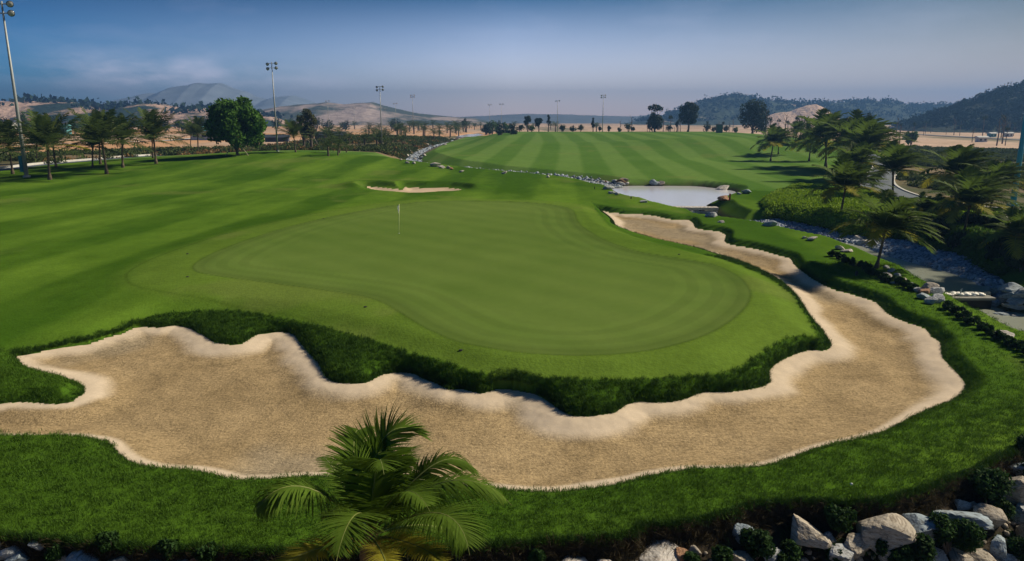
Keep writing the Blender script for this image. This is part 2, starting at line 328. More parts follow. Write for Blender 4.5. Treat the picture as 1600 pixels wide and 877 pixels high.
def leafm(n, c, tr=0.35, var=0.35, sc=0.7): return mat(n, c, 0.75, var, sc, None, spec=0.2, trans=tr)
M['frond'] = leafm('palm_frond', (0.090, 0.160, 0.017), 0.45, 0.35, 0.9)
M['frond_far'] = leafm('palm_frond_dark', (0.060, 0.095, 0.026), 0.4, 0.35, 0.3)
M['frond_right'] = leafm('palm_frond_windblown', (0.080, 0.130, 0.024), 0.45, 0.4, 0.3)
M['frond_yellow'] = leafm('palm_frond_yellowing', (0.27, 0.26, 0.03), 0.4, 0.3, 1.0)
M['rachis'] = mat('frond_rachis', (0.16, 0.19, 0.05), 0.5, 0.15)
M['sheath'] = mat('palm_sheath', (0.12, 0.07, 0.03), 0.9, 0.3, 8)
M['leaf_green'] = leafm('leaf_green', (0.050, 0.105, 0.022))
M['leaf_round'] = leafm('leaf_round', (0.065, 0.15, 0.022))
M['leaf_dark'] = leafm('leaf_dark', (0.024, 0.046, 0.018), 0.2)
M['leaf_olive'] = leafm('leaf_olive', (0.075, 0.085, 0.032))
M['leaf_bush'] = leafm('leaf_bush', (0.025, 0.060, 0.014), 0.25, 0.5, 2.5)
M['leaf_lime'] = leafm('leaf_lime', (0.20, 0.32, 0.020), 0.3, 0.5, 0.5)
M['leaf_cover'] = leafm('leaf_groundcover', (0.075, 0.155, 0.016), 0.3, 0.6, 0.25)
M['leaf_scrub'] = leafm('leaf_scrub', (0.07, 0.10, 0.03), 0.25, 0.5, 0.12)
M['dry'] = leafm('dry_brush', (0.24, 0.15, 0.06), 0.2, 0.4, 0.3)
M['blade'] = leafm('grass_blade', (0.060, 0.128, 0.012), 0.3, 0.45, 0.8)
M['blade_long'] = leafm('grass_blade_long', (0.030, 0.075, 0.009), 0.25, 0.5, 1.2)
M['thatch'] = leafm('dry_thatch', (0.055, 0.045, 0.024), 0.2, 0.5, 2.0)
M['white'] = mat('white_paint', (0.8, 0.8, 0.78), 0.5, 0.03)
M['red'] = mat('red_stake', (0.45, 0.05, 0.03), 0.6, 0.05)
M['black'] = mat('dark_plastic', (0.02, 0.02, 0.02), 0.6, 0.05)
M['cloth'] = mat('flag_cloth', (0.80, 0.82, 0.80), 0.8, 0.03, trans=0.2)
M['flagpole'] = mat('flagstick_paint', (0.62, 0.70, 0.35), 0.5, 0.05)
M['bin'] = mat('green_plastic', (0.02, 0.09, 0.05), 0.5, 0.05)
M['wallw'] = mat('shed_wall', (0.50, 0.52, 0.52), 0.8, 0.1, 0.3)
M['wallteal'] = mat('teal_sheeting', (0.12, 0.36, 0.40), 0.6, 0.1, 0.3)
M['roofd'] = mat('dark_roof', (0.035, 0.045, 0.06), 0.7, 0.15, 0.4)
M['bamboo'] = mat('support_pole', (0.38, 0.33, 0.24), 0.8, 0.2)
M['concrete'] = mat('weir_concrete', (0.20, 0.20, 0.18), 0.9, 0.3, 2, 9, 0.6)
M['foam'] = mat('foaming_water', (0.85, 0.84, 0.76), 0.5, 0.08, 3, 9, 0.8)
def water_mat(name, deep, rip=0.25, sc=1.2, rough=0.08):
    m = bpy.data.materials.new(name); m.use_nodes = True; t = m.node_tree; b = t.nodes['Principled BSDF']
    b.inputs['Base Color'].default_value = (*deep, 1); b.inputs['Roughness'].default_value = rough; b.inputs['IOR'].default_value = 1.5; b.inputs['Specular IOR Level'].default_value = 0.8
    co = N(t, 'ShaderNodeTexCoord').outputs['Object']; mpn = N(t, 'ShaderNodeMapping'); mpn.inputs['Scale'].default_value = (1, 0.6, 1); t.links.new(co, mpn.inputs[0])
    n = N(t, 'ShaderNodeTexNoise'); n.inputs['Scale'].default_value = sc; n.inputs['Detail'].default_value = 6; t.links.new(mpn.outputs[0], n.inputs[0])
    bp = N(t, 'ShaderNodeBump'); bp.inputs['Strength'].default_value = rip; bp.inputs['Distance'].default_value = 0.1; t.links.new(n.outputs[0], bp.inputs['Height']); t.links.new(bp.outputs[0], b.inputs['Normal'])
    return m
M['pond'] = water_mat('pond_water', (0.58, 0.59, 0.64), 0.16, 2.2, 0.14)  # pale base colour has sky reflection and sun glints painted in
M['stream'] = water_mat('stream_water', (0.30, 0.33, 0.27), 0.22, 5.0, 0.14)  # base colour lightened to carry painted silvery reflections and glints

# ------------------------------------------------------------------ object helpers
def mk(name, V, Fc, m=None, parent=None, smooth=False, col=None, loc=None, shared=None):
    if shared is None:
        me = bpy.data.meshes.new(name)
        me.from_pydata([tuple(map(float, p)) for p in V], [], [tuple(map(int, f)) for f in Fc])
        if m is not None:
            for mm in (m if isinstance(m, (list, tuple)) else [m]): me.materials.append(mm)
        if smooth: me.polygons.foreach_set('use_smooth', [True]*len(me.polygons))
    else: me = shared
    o = bpy.data.objects.new(name, me); COL.objects.link(o)
    if parent is not None: o.parent = parent
    if loc is not None: o.location = loc
    return o
def tag(o, label=None, cat=None, group=None, kind=None):
    if label: o['label'] = label
    if cat: o['category'] = cat
    if group: o['group'] = group
    if kind: o['kind'] = kind
    return o
def empty(name, loc, rz=0):
    o = bpy.data.objects.new(name, None); COL.objects.link(o); o.location = loc; o.rotation_euler = (0, 0, rz); o.empty_display_size = 0.3
    return o
def copy_tree(o, parent=None):
    c = o.copy(); COL.objects.link(c); c.parent = parent
    for ch in list(o.children): copy_tree(ch, c)
    return c
class MB:
    def __init__(s): s.V = []; s.F = []
    def add(s, V, Fc):
        k = len(s.V); s.V += [tuple(p) for p in V]; s.F += [tuple(i+k for i in f) for f in Fc]
    def box(s, c, d, rz=0):
        cx, cy, cz = c; a, b, h = d[0]/2, d[1]/2, d[2]/2; co, si = math.cos(rz), math.sin(rz)
        V = [(cx+co*x-si*y, cy+si*x+co*y, cz+z) for x in (-a, a) for y in (-b, b) for z in (-h, h)]
        s.add(V, [(0,1,3,2),(4,6,7,5),(0,4,5,1),(2,3,7,6),(0,2,6,4),(1,5,7,3)])
    def tube(s, pts, rad, n=8, caps=True):
        pts = [Vector(p) for p in pts]; k = len(pts); V = []
        for i, p in enumerate(pts):
            t = (pts[min(i+1, k-1)]-pts[max(i-1, 0)]).normalized()
            a = t.orthogonal().normalized() if i == 0 else (a-t*a.dot(t)).normalized()
            b = t.cross(a); r = rad[i] if isinstance(rad, (list, tuple)) else rad
            V += [p+(a*math.cos(q*2*math.pi/n)+b*math.sin(q*2*math.pi/n))*r for q in range(n)]
        Fc = [(i*n+q, i*n+(q+1) % n, (i+1)*n+(q+1) % n, (i+1)*n+q) for i in range(k-1) for q in range(n)]
        if caps: Fc += [tuple(range(n-1, -1, -1)), tuple((k-1)*n+q for q in range(n))]
        s.add(V, Fc)
    def build(s, name, m, parent=None, smooth=False, loc=None): return mk(name, s.V, s.F, m, parent, smooth, loc=loc)
ORD = ['first','second','third','fourth','fifth','sixth','seventh','eighth','ninth','tenth','eleventh','twelfth','thirteenth','fourteenth','fifteenth','sixteenth','seventeenth','eighteenth','nineteenth','twentieth']
def ordw(i):
    if i < 20: return ORD[i]
    tens = {2: 'twenty', 3: 'thirty', 4: 'forty', 5: 'fifty', 6: 'sixty'}
    if (i+1) % 10 == 0: return {2:'twentieth',3:'thirtieth',4:'fortieth',5:'fiftieth',6:'sixtieth'}[(i+1)//10]
    return tens[(i+1)//10]+'-'+ORD[(i+1) % 10-1]

# ------------------------------------------------------------------ terrain
def rings():
    r = [7.5]
    while r[-1] < 4300:
        q = r[-1]
        if q < 420: d = min(max(q*q/5600., 0.03), q*0.0085)
        else: d = q*0.03
        r.append(q+d)
    return np.array(r)
rr = rings()
aa = np.concatenate([np.linspace(-64, -40, 40, endpoint=False), np.linspace(-40, 40, 900, endpoint=False), np.linspace(40, 64, 41)])*math.pi/180
nr, na = len(rr), len(aa)
X = rr[:, None]*np.sin(aa)[None]; Y = rr[:, None]*np.cos(aa)[None]
Z, S = height(X, Y, True)
farf = ss((rr-500)/900)[:, None]
Z = Z*(1-farf)
# albedo of the ground itself
def lin(c): return np.array(c)
def mixv(a, b, t): return a*(1-t[..., None])+b*t[..., None]
stripe_c = X-0.035*Y+1.2*np.sin(Y/31.)
st = ss((np.sin(stripe_c*math.pi/5.2)*3.2+1)/2)
far_c = X-Y*0.061+0.9*np.sin(Y/45.)+0.0006*np.maximum(Y-230, 0)**2*np.sign(X-10)*0.6
stf = ss((np.sin(far_c*math.pi/5.0)*2.6+1)/2)
isfar = (Y > 60) & (sdf(CREEK, X, Y, closed=False) > 0) & (Y > np.interp(X, [-20, -10, 0, 10.7, 16, 30, 60, 200], [150, 144, 133, 121, 108, 96, 70, 60]))
low = fbm(X/14., Y/14., 4, 31)+0.5
low2 = fbm(X/3.2, Y/5.5, 4, 37)+0.5
A = lin((0.092, 0.172, 0.018)); B = lin((0.040, 0.095, 0.008)); Cc = lin((0.118, 0.195, 0.028))
lawn = mixv(np.broadcast_to(B, X.shape+(3,)), np.broadcast_to(A, X.shape+(3,)), np.clip(0.5+(st-0.5)*0.40+(low-0.5)*1.3+(fbm(X/4., Y/20., 4, 33))*1.15+fbm(X/1.5, Y/4., 3, 35)*0.6, 0, 1.25))
Af = lin((0.115, 0.200, 0.045)); Bf = lin((0.058, 0.132, 0.018))
lawnf = mixv(np.broadcast_to(Bf, X.shape+(3,)), np.broadcast_to(Af, X.shape+(3,)), np.clip(stf*0.58+low*0.5, 0, 1))
col = np.where(isfar[..., None], lawnf, lawn)
# lighter shaved fringe around the green
ingreen_ = S['dg'] < 0
fr = ss(1-(S['dg']-2.4)/2.4)*np.where(S['dp'] < 0, ss(S['dpl']/0.3+0.3), 0)
col = mixv(col, np.broadcast_to(Cc*0.86, col.shape), fr*(0.45+0.5*low))
dry = ss((fbm(X/7., Y/9., 4, 231)-0.16)*9)*0.35*(~ingreen_)
col = mixv(col, np.broadcast_to(lin((0.135, 0.165, 0.045)), col.shape), dry)
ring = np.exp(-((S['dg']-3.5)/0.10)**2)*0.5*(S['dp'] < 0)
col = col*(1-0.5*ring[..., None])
gc = mixv(np.broadcast_to(lin((0.078, 0.136, 0.024)), col.shape), np.broadcast_to(lin((0.114, 0.174, 0.038)), col.shape), np.clip(low*1.1-0.05+0.35*fbm(X/2.5, Y/4., 3, 45)+0.12*np.sin((X*0.72+Y*0.7)*math.pi/1.5), 0, 1))
ingreen = S['dg'] < 0
col = np.where(ingreen[..., None], gc, col)
rings_ = ss(-S['dg']/0.3)*ss((S['dg']+4.2)/1.0)*0.05*np.sign(np.sin(S['dg']*math.pi/0.62)); col = col*(1+rings_[..., None])
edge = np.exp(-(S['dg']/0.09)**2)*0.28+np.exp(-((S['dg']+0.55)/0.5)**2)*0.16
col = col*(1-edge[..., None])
# rough between plateau edge and bunker, outer strip, foreground
rough = ((S['dp'] > 0) & (S['inner'])) | ((S['ds'] < 14) & ~S['inner']) | (Y < 24)
rc = mixv(np.broadcast_to(lin((0.030, 0.078, 0.007)), col.shape), np.broadcast_to(lin((0.062, 0.130, 0.012)), col.shape), np.clip(low2*0.9+low*0.4-0.15, 0, 1))
rw = np.maximum(ss(1-(S['ds']-1.2)/1.5), ss((25-Y)/5)*ss((14-X)/6)*0.9)*rough
col = mixv(col, rc, np.where(S['inner'], np.where(S['dp'] > 0, 0.9, 0), rw*0.85))
# sand
si = -S['ds']
sn = fbm(X/2.2, Y/2.2, 4, 51)+0.5
dI = sdf(ISLAND, X, Y, reach=8); frontw = ss((dI-2.0)/2.0)*ss((25.5-Y)/4.0)*ss((X+19)/4); bw = (1-frontw)*0.55+frontw*0.22
Xw = X+1.1*fbm(X/1.8, Y/1.8, 3, 201); Yw = Y+1.1*fbm(X/1.8, Y/1.8, 3, 205)
siw = -sdf(SAND, Xw, Yw); wide_ = 1.0+1.5*fbm(X/6.5, Y/6.5, 2, 207)
raked = ss((np.where(frontw > 0.5, si, 0.5*si+0.5*siw)-bw*np.clip(wide_, 0.35, 1.9)-0.5*(sn-0.5)*(1-0.7*frontw))/(0.75-0.5*frontw))
pale = np.broadcast_to(lin((0.54, 0.455, 0.345)), col.shape)
brown = mixv(np.broadcast_to(lin((0.225, 0.168, 0.09)), col.shape), np.broadcast_to(lin((0.38, 0.29, 0.165)), col.shape), np.clip(low*0.5+sn*0.9-0.2, 0, 1)); brown = mixv(brown, np.broadcast_to(lin((0.26, 0.22, 0.155)), col.shape), ss(fbm(X/6., Y/6., 3, 211)*5+0.2)*0.75)
sandc = mixv(pale, brown, raked)
colS = np.where((S['d2'] < 3)[..., None], np.broadcast_to(lin((0.48, 0.38, 0.27)), col.shape), sandc)
# waste ground left of the creek and right of the path; sandy plain far off
dPL = sdf(PATHL, X, Y, closed=False, reach=400); pn = np.interp(X, PATHL[:, 0][np.argsort(PATHL[:, 0])], PATHL[:, 1][np.argsort(PATHL[:, 0])])
crest = np.interp(X, [-300, -75, -62, -45, -30, -22, -17], [1e4, 1e4, 178, 170, 165, 158, 150])
LW = poly([(-600,268),(0,268),(80,260),(160,254),(230,247),(285,243),(330,242)], 0.2)
wasteL = ((Y > pn) & (X < -60)) | ((Y > 172) & (X < -26-(Y-172)*0.01)) | ((Y > 160) & (X < -24) & (X > -62) & (Y > 190-(X+62)*0.7))
creek_side = (Y > 150) & (X < np.interp(Y, [150, 175, 215, 260, 330, 460], [-21, -25, -29, -30, -27, -20]))
wasteL |= creek_side & (Y > 168)
oR = np.argsort(PATHR[:, 1]); PRy = np.concatenate([[0], PATHR[oR, 1], [PATHR[oR[-1], 1]+150]]); PRx = np.concatenate([[PATHR[oR[0], 0]+25], PATHR[oR, 0], [PATHR[oR[-1], 0]+60]])
wasteR = (X > np.interp(Y, PRy, PRx)+1.5) & (Y > 40)
plain = (Y > np.interp(X, [-400, -90, -60, -30, 0, 90, 130, 400], [165, 215, 300, 420, 400, 370, 230, 190])) 
waste_m = (wasteL | wasteR | plain) 
wc = mixv(np.broadcast_to(lin((0.050, 0.062, 0.022)), col.shape), np.broadcast_to(lin((0.19, 0.145, 0.085)), col.shape), ss((fbm(X/9., Y/14., 4, 61)+0.42-0.12*0)*2.0-0.35))
wn = fbm(X/60., Y/110., 5, 71)+0.5
pc = mixv(np.broadcast_to(lin((0.38, 0.27, 0.18)), col.shape), np.broadcast_to(lin((0.52, 0.385, 0.29)), col.shape), ss(wn*2-0.5))
pc = mixv(pc, np.broadcast_to(lin((0.13, 0.13, 0.07)), col.shape), ss((fbm(X/45., Y/160., 4, 81))*7-0.6)*0.8)
orange = np.broadcast_to(lin((0.50, 0.29, 0.15)), col.shape)
pc = mixv(pc, orange, ss((fbm(X/70., Y/90., 3, 91)+0.12)*6)*(X < 0)*0.85)
col = np.where((wasteL | wasteR)[..., None], wc, col)
col = mixv(col, pc, plain*1.0)
del pc, wc, brown, pale, gc, rc
dW = [sdf(P, X, Y) for P in (POND, UPPER, LOWER)]
mud = np.broadcast_to(lin((0.05, 0.045, 0.028)), col.shape)
for d in dW: col = mixv(col, mud, ss(1-(d-0.35)/0.5)*0.85)
col = mixv(col, mud*1.1, ss(1-(S['dc']-1.2)/1.6)*0.9)
dGr = sdf(GRAVEL, X, Y)
# region of every face
reg = np.zeros(X.shape, np.int8)                     # 0 turf
reg[waste_m] = 4
reg[S['ds'] < 0] = 1; reg[S['d2'] < 0] = 5; reg[ingreen] = 2
reg[dGr < 0] = 3
reg[S['de'] > 0.02] = 6
I = np.arange(nr*na).reshape(nr, na)
quads = np.stack([I[:-1, :-1], I[:-1, 1:], I[1:, 1:], I[1:, :-1]], -1).reshape(-1, 4)
c4 = np.stack([reg[:-1, :-1], reg[:-1, 1:], reg[1:, 1:], reg[1:, :-1]]); fr_ = np.where((c4 == c4[0]).all(0), c4[0], np.where((c4 == 6).any(0), 6, np.where((c4 == 4).any(0) & ~(c4 == 3).any(0), 4, 0))).ravel()
# normals of the whole sheet, shared across the seams
co = np.stack([X, Y, Z], -1)
dr_ = np.gradient(co, axis=0); da_ = np.gradient(co, axis=1)
nrm = np.cross(da_, dr_); nrm /= np.linalg.norm(nrm, axis=-1, keepdims=True)
nrm = np.where(nrm[..., 2:3] < 0, -nrm, nrm).reshape(-1, 3)
co = co.reshape(-1, 3); colf = np.concatenate([col.reshape(-1, 3), np.ones((nr*na, 1))], -1); colS = np.concatenate([colS.reshape(-1, 3), (raked*(S['d2'] > 3)).reshape(-1, 1)], -1)
def sheet(name, sel, m, label=None):
    q = quads[sel]
    used, inv = np.unique(q, return_inverse=True); q = inv.reshape(-1, 4)
    me = bpy.data.meshes.new(name)
    me.vertices.add(len(used)); me.vertices.foreach_set('co', co[used].astype(np.float32).ravel())
    me.loops.add(q.size); me.loops.foreach_set('vertex_index', q.astype(np.int32).ravel())
    me.polygons.add(len(q)); me.polygons.foreach_set('loop_start', np.arange(0, q.size, 4, dtype=np.int32)); me.polygons.foreach_set('loop_total', np.full(len(q), 4, np.int32))
    me.polygons.foreach_set('use_smooth', np.ones(len(q), bool))
    ca = me.color_attributes.new('Col', 'FLOAT_COLOR', 'POINT'); ca.data.foreach_set('color', (colS if 'sand' in name else colf)[used].astype(np.float32).ravel())
    me.materials.append(m); me.update(calc_edges=True)
    me.normals_split_custom_set_from_vertices(nrm[used].astype(np.float32).tolist())
    o = bpy.data.objects.new(name, me); COL.objects.link(o); tag(o, label, kind='structure')
    return o
sheet('fairway_turf', fr_ == 0, M['turf'])
sheet('bunker_sand', fr_ == 1, M['sand'], 'large winding sand bunker wrapping round the putting green')
sheet('putting_green', fr_ == 2, M['green'])
sheet('gravel_bank', fr_ == 3, M['gravelbed'])
sheet('waste_ground', fr_ == 4, M['waste'])
sheet('small_bunker_sand', fr_ == 5, M['sand'], 'small sand bunker in the fairway beyond the green')
sheet('rock_slope', fr_ == 6, M['soil'])
# wide low ground under and behind everything
g = MB(); nG = 48
V = [(0, 2300, -4.2)]+[(5400*math.cos(a)*0.8, 5400*math.sin(a)*0.6+2300, -4.2) for a in np.linspace(0, 2*math.pi, nG, endpoint=False)]
g.add(V, [(0, 1+i, 1+(i+1) % nG) for i in range(nG)]); tag(g.build('ground', mat('dry_ground', (0.30, 0.23, 0.15), 0.95, 0.2, 0.01)), kind='structure')

# ------------------------------------------------------------------ waters
from mathutils.geometry import tessellate_polygon
def flat(name, P, z, m, label=None, grow=0.25):
    c = P.mean(0); Q = P
    # push outline outward a little so the sheet runs into the bank
    n = len(P); out = []
    area = sum(P[i][0]*P[(i+1) % n][1]-P[(i+1) % n][0]*P[i][1] for i in range(n)); sg = 1 if area > 0 else -1
    for i in range(n):
        t = P[(i+1) % n]-P[(i-1) % n]; t = t/(np.linalg.norm(t)+1e-9); out.append(P[i]+sg*np.array([t[1], -t[0]])*grow)
    V = [(p[0], p[1], z) for p in out]
    T = tessellate_polygon([[Vector(v) for v in V]])
    T = [t if (Vector(V[t[1]])-Vector(V[t[0]])).cross(Vector(V[t[2]])-Vector(V[t[0]])).z > 0 else t[::-1] for t in T]
    return tag(mk(name, V, T, m), label, kind='structure')
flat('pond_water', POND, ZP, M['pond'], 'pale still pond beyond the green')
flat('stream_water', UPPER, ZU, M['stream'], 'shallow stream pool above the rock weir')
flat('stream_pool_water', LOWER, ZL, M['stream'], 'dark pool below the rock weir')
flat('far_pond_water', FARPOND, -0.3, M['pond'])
def ribbon(name, P, wdt, z, m, follow=True, off=0.0, zo=0.03, label=None, thick=0.0):
    n = len(P); V = []
    T = np.gradient(P, axis=0); T /= np.linalg.norm(T, axis=1)[:, None]; Nn = np.stack([T[:, 1], -T[:, 0]], 1)
    a = P+Nn*(off-wdt/2); b = P+Nn*(off+wdt/2)
    za = height(a[:, 0], a[:, 1]) if follow else np.full(n, z); zb = height(b[:, 0], b[:, 1]) if follow else np.full(n, z)
    if follow: zc = np.maximum(za, zb)+zo; za = zb = zc
    mb = MB()
    V = [(a[i][0], a[i][1], za[i]) for i in range(n)]+[(b[i][0], b[i][1], zb[i]) for i in range(n)]
    Fc = [(i, i+1, n+i+1, n+i)[::-1] for i in range(n-1)]
    if thick:
        V += [(x, y, zz-thick) for x, y, zz in V]
        Fc += [(i, i+1, 2*n+i+1, 2*n+i) for i in range(n-1)]+[(n+i, 3*n+i, 3*n+i+1, n+i+1) for i in range(n-1)]
    return tag(mk(name, V, Fc, m), label, kind='structure')
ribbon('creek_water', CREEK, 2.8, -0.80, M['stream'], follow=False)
pr = ribbon('cart_path', PATHR, 4.2, 0, M['asphalt'], zo=0.10, label='winding blue grey asphalt buggy path among the palms')
for s in (-1, 1): ribbon('path_kerb', PATHR, 0.30, 0, M['kerb'], off=s*2.25, zo=0.22, thick=0.5)
ribbon('cart_path', PATHL, 2.4, 0, M['asphalt'], off=0.0, zo=0.06, label='narrow path along the left edge of the lawn')
ribbon('path_kerb', PATHL, 0.5, 0, M['kerb'], off=1.35 if PATHL[0][0] > PATHL[-1][0] else -1.35, zo=0.5, thick=0.9)

# ------------------------------------------------------------------ hills
def hill(name, tops, dist, depth, m, basez=0.0, rough=0.02, seed=0, n=None, label=None, vnoise=0.0, nd=26, flank=60, ns=None):
    us = np.array([t[0] for t in tops], float); vs = np.array([t[1] for t in tops], float)
    n = n or int((us[-1]-us[0])*0.9)+20
    U = np.linspace(us[0]-flank, us[-1]+flank, n)
    vtop = np.interp(U, us, vs)+(0.6 if dist > 1400 else 3.0)*fbm(U/13., U*0+seed, 4, seed)
    s, c = math.sin(PITCH), math.cos(PITCH)
    b = (438.5-vtop)/F; el_ = (-s+b*c)/(c+b*s)
    hh = np.maximum(CAMH+dist*el_-basez, 0.5)
    hh = hh*ss((U-U[0])/flank)*ss((U[-1]-U)/flank)
    T = np.linspace(-1, 1.3, nd)
    Xg = ((U-800)/F)[None]*dist/(c+0*U)[None]*0.976
    Xg = np.repeat(Xg, nd, 0); Yg = dist+T[:, None]*depth+0*Xg
    Xg = Xg*(1+T[:, None]*depth/dist*0.6)
    prof = np.clip(1-np.abs(T)**1.5, 0, 1)[:, None]
    nz = fbm(Xg/(depth*0.35), Yg/(depth*0.35), 5, seed)
    H_ = hh[None]*prof*(1+rough*10*nz*(1-prof)*0.9)+hh[None]*rough*fbm(Xg/(depth*0.05), Yg/(depth*0.05), 4, seed+5)*2*(prof > 0.02)
    H_ += vnoise*fbm(Xg/7., Yg/7., 3, seed+9)*prof**0.3
    Zg = basez-2+H_+2*prof
    V = np.stack([Xg, Yg, Zg], -1).reshape(-1, 3); J = np.arange(nd*n).reshape(nd, n)
    Q = np.stack([J[:-1, :-1], J[:-1, 1:], J[1:, 1:], J[1:, :-1]], -1).reshape(-1, 4)
    o = mk(name, V, Q, m, smooth=True); tag(o, label, kind='structure')
    return V.reshape(nd, n, 3)
def hillmat(name, veg, sandc, thr, sc, zscale=1.0, blotch=0.35):
    m = bpy.data.materials.new(name); m.use_nodes = True; t = m.node_tree; b = t.nodes['Principled BSDF']; b.inputs['Roughness'].default_value = 0.95; b.inputs['Specular IOR Level'].default_value = 0.1
    co_ = N(t, 'ShaderNodeTexCoord').outputs['Object']; mpn = N(t, 'ShaderNodeMapping'); mpn.inputs['Scale'].default_value = (1, 0.5, zscale); t.links.new(co_, mpn.inputs[0])
    n = N(t, 'ShaderNodeTexNoise'); n.inputs['Scale'].default_value = sc; n.inputs['Detail'].default_value = 8; n.inputs['Roughness'].default_value = 0.6; t.links.new(mpn.outputs[0], n.inputs[0])
    n2 = N(t, 'ShaderNodeTexNoise'); n2.inputs['Scale'].default_value = sc*9; n2.inputs['Detail'].default_value = 5; t.links.new(co_, n2.inputs[0])
    f = mth(t, 'MULTIPLY', mth(t, 'SUBTRACT', n.outputs[0], thr), 14.0, clamp=True)
    vv = mixc(t, n2.outputs[0], tuple(x*0.5 for x in veg), tuple(x*1.5 for x in veg))
    sn_ = mixc(t, n2.outputs[0], tuple(x*0.75 for x in sandc), tuple(min(1, x*1.15) for x in sandc))
    t.links.new(mixc(t, f, vv, sn_), b.inputs['Base Color'])
    bp = N(t, 'ShaderNodeBump'); bp.inputs['Strength'].default_value = 0.9; bp.inputs['Distance'].default_value = 6; t.links.new(n2.outputs[0], bp.inputs['Height']); t.links.new(bp.outputs[0], b.inputs['Normal'])
    return m
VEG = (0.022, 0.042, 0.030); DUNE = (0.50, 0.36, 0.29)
hA = hill('dune_hills', [(-300,160),(-100,158),(0,160),(30,158),(60,157),(90,158),(130,160),(170,163),(210,166),(245,160),(260,161),(285,166),(310,170),(340,168),(370,171),(400,173),(430,182)], 1150, 260, hillmat('dune_left', VEG, DUNE, 0.50, 0.012), rough=0.03, seed=100, label='low pink dunes with dark trees behind the left palms')
hill('dune_hills', [(395,180),(420,172),(450,166),(480,163),(500,162),(520,160),(545,163),(570,161),(590,160),(605,165),(625,170),(650,176),(690,181),(730,184)], 1450, 340, hillmat('dune_mid', (0.06, 0.08, 0.07), (0.37, 0.31, 0.30), 0.49, 0.006), rough=0.02, seed=120, label='pale hazy dunes behind the light masts')
hill('mountain', [(120,176),(180,163),(215,154),(250,146),(268,146),(290,136),(312,133),(328,129),(345,131),(362,130),(380,138),(398,143),(412,151),(430,156),(445,151),(470,149),(490,156),(515,166),(560,176)], 3600, 900, hillmat('mountain_haze_tint', (0.26, 0.32, 0.40), (0.31, 0.36, 0.44), 0.6, 0.001), rough=0.02, seed=140, label='tall faint mountains fading into haze')  # both colours pale blue: distance haze painted in, besides the haze volume
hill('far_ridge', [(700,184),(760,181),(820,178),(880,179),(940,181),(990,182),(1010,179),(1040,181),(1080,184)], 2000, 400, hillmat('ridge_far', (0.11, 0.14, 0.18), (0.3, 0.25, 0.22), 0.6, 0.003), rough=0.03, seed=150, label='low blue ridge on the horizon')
hE = hill('wooded_hill', [(1025,184),(1036,179),(1054,175),(1070,168),(1084,162),(1095,158),(1112,156),(1120,152),(1129,151),(1150,150),(1161,152),(1169,156),(1200,159),(1245,162),(1298,161),(1333,159),(1366,159),(1390,163),(1414,167),(1461,165),(1520,166)], 1450, 300, hillmat('hill_mid', (0.035, 0.055, 0.035), (0.50, 0.38, 0.30), 0.60, 0.010), rough=0.03, seed=160, label='long wooded hill with bare sand scars behind the far trees', vnoise=6)
hill('sand_mound', [(1185,182),(1200,178),(1225,174),(1240,168),(1253,164),(1262,164),(1274,168),(1289,180)], 1050, 110, hillmat('mound', (0.10, 0.11, 0.07), (0.58, 0.42, 0.32), 0.40, 0.02), rough=0.02, seed=170, flank=15, label='bare pale sand mound in front of the wooded hill')
hG = hill('wooded_hill', [(1425,190),(1445,182),(1467,171),(1497,163),(1520,150),(1541,142),(1571,136),(1592,130),(1610,131),(1680,124),(1800,126),(1950,140)], 620, 130, hillmat('hill_near', (0.022, 0.036, 0.024), (0.30, 0.27, 0.22), 0.66, 0.022, 2.0), rough=0.03, seed=180, n=460, nd=44, vnoise=4, flank=40, label='dark steep wooded hill at the right edge')

# ------------------------------------------------------------------ leaves, crowns
def leaf_cloud(pts, nrm_, size, asp=0.5, seed=0):
    """one small folded leaf spray (quad) per point"""
    r = np.random.default_rng(seed); n = len(pts)
    a = r.normal(size=(n, 3)); a /= np.linalg.norm(a, axis=1)[:, None]
    b = np.cross(a, nrm_+0.6*r.normal(size=(n, 3))); b /= np.linalg.norm(b, axis=1)[:, None]+1e-9
    s = (size*(0.6+0.8*r.random(n)))[:, None]
    V = np.stack([pts-a*s, pts+b*s*asp, pts+a*s, pts-b*s*asp], 1).reshape(-1, 3)
    Fq = np.arange(4*n).reshape(-1, 4)
    return V, Fq
def crown_pts(blobs, n, seed=0, shell=0.55):
    r = np.random.default_rng(seed); vol = np.array([b[3]*b[4]*b[5] if len(b) > 4 else b[3]**3 for b in blobs])**0.72; pr_ = vol/vol.sum()
    k = r.choice(len(blobs), n, p=pr_); d = r.normal(size=(n, 3)); d /= np.linalg.norm(d, axis=1)[:, None]
    rad = shell+(1-shell)*r.random(n)**0.6; rad *= 0.85+0.35*r.random(n)
    B = np.array([(b[0], b[1], b[2], b[3], b[4] if len(b) > 4 else b[3], b[5] if len(b) > 4 else b[3]) for b in blobs])
    P_ = B[k, :3]+d*rad[:, None]*B[k, 3:]
    return P_, d
def fast_mesh(name, V, Q, m, smooth=False):
    me = bpy.data.meshes.new(name); V = np.asarray(V, np.float32); Q = np.asarray(Q, np.int32); k = Q.shape[1]
    me.vertices.add(len(V)); me.vertices.foreach_set('co', V.ravel()); me.loops.add(Q.size); me.loops.foreach_set('vertex_index', Q.ravel())
    me.polygons.add(len(Q)); me.polygons.foreach_set('loop_start', np.arange(0, Q.size, k, dtype=np.int32)); me.polygons.foreach_set('loop_total', np.full(len(Q), k, np.int32))
    if smooth: me.polygons.foreach_set('use_smooth', np.ones(len(Q), bool))
    me.materials.append(m); me.update(calc_edges=True); return me
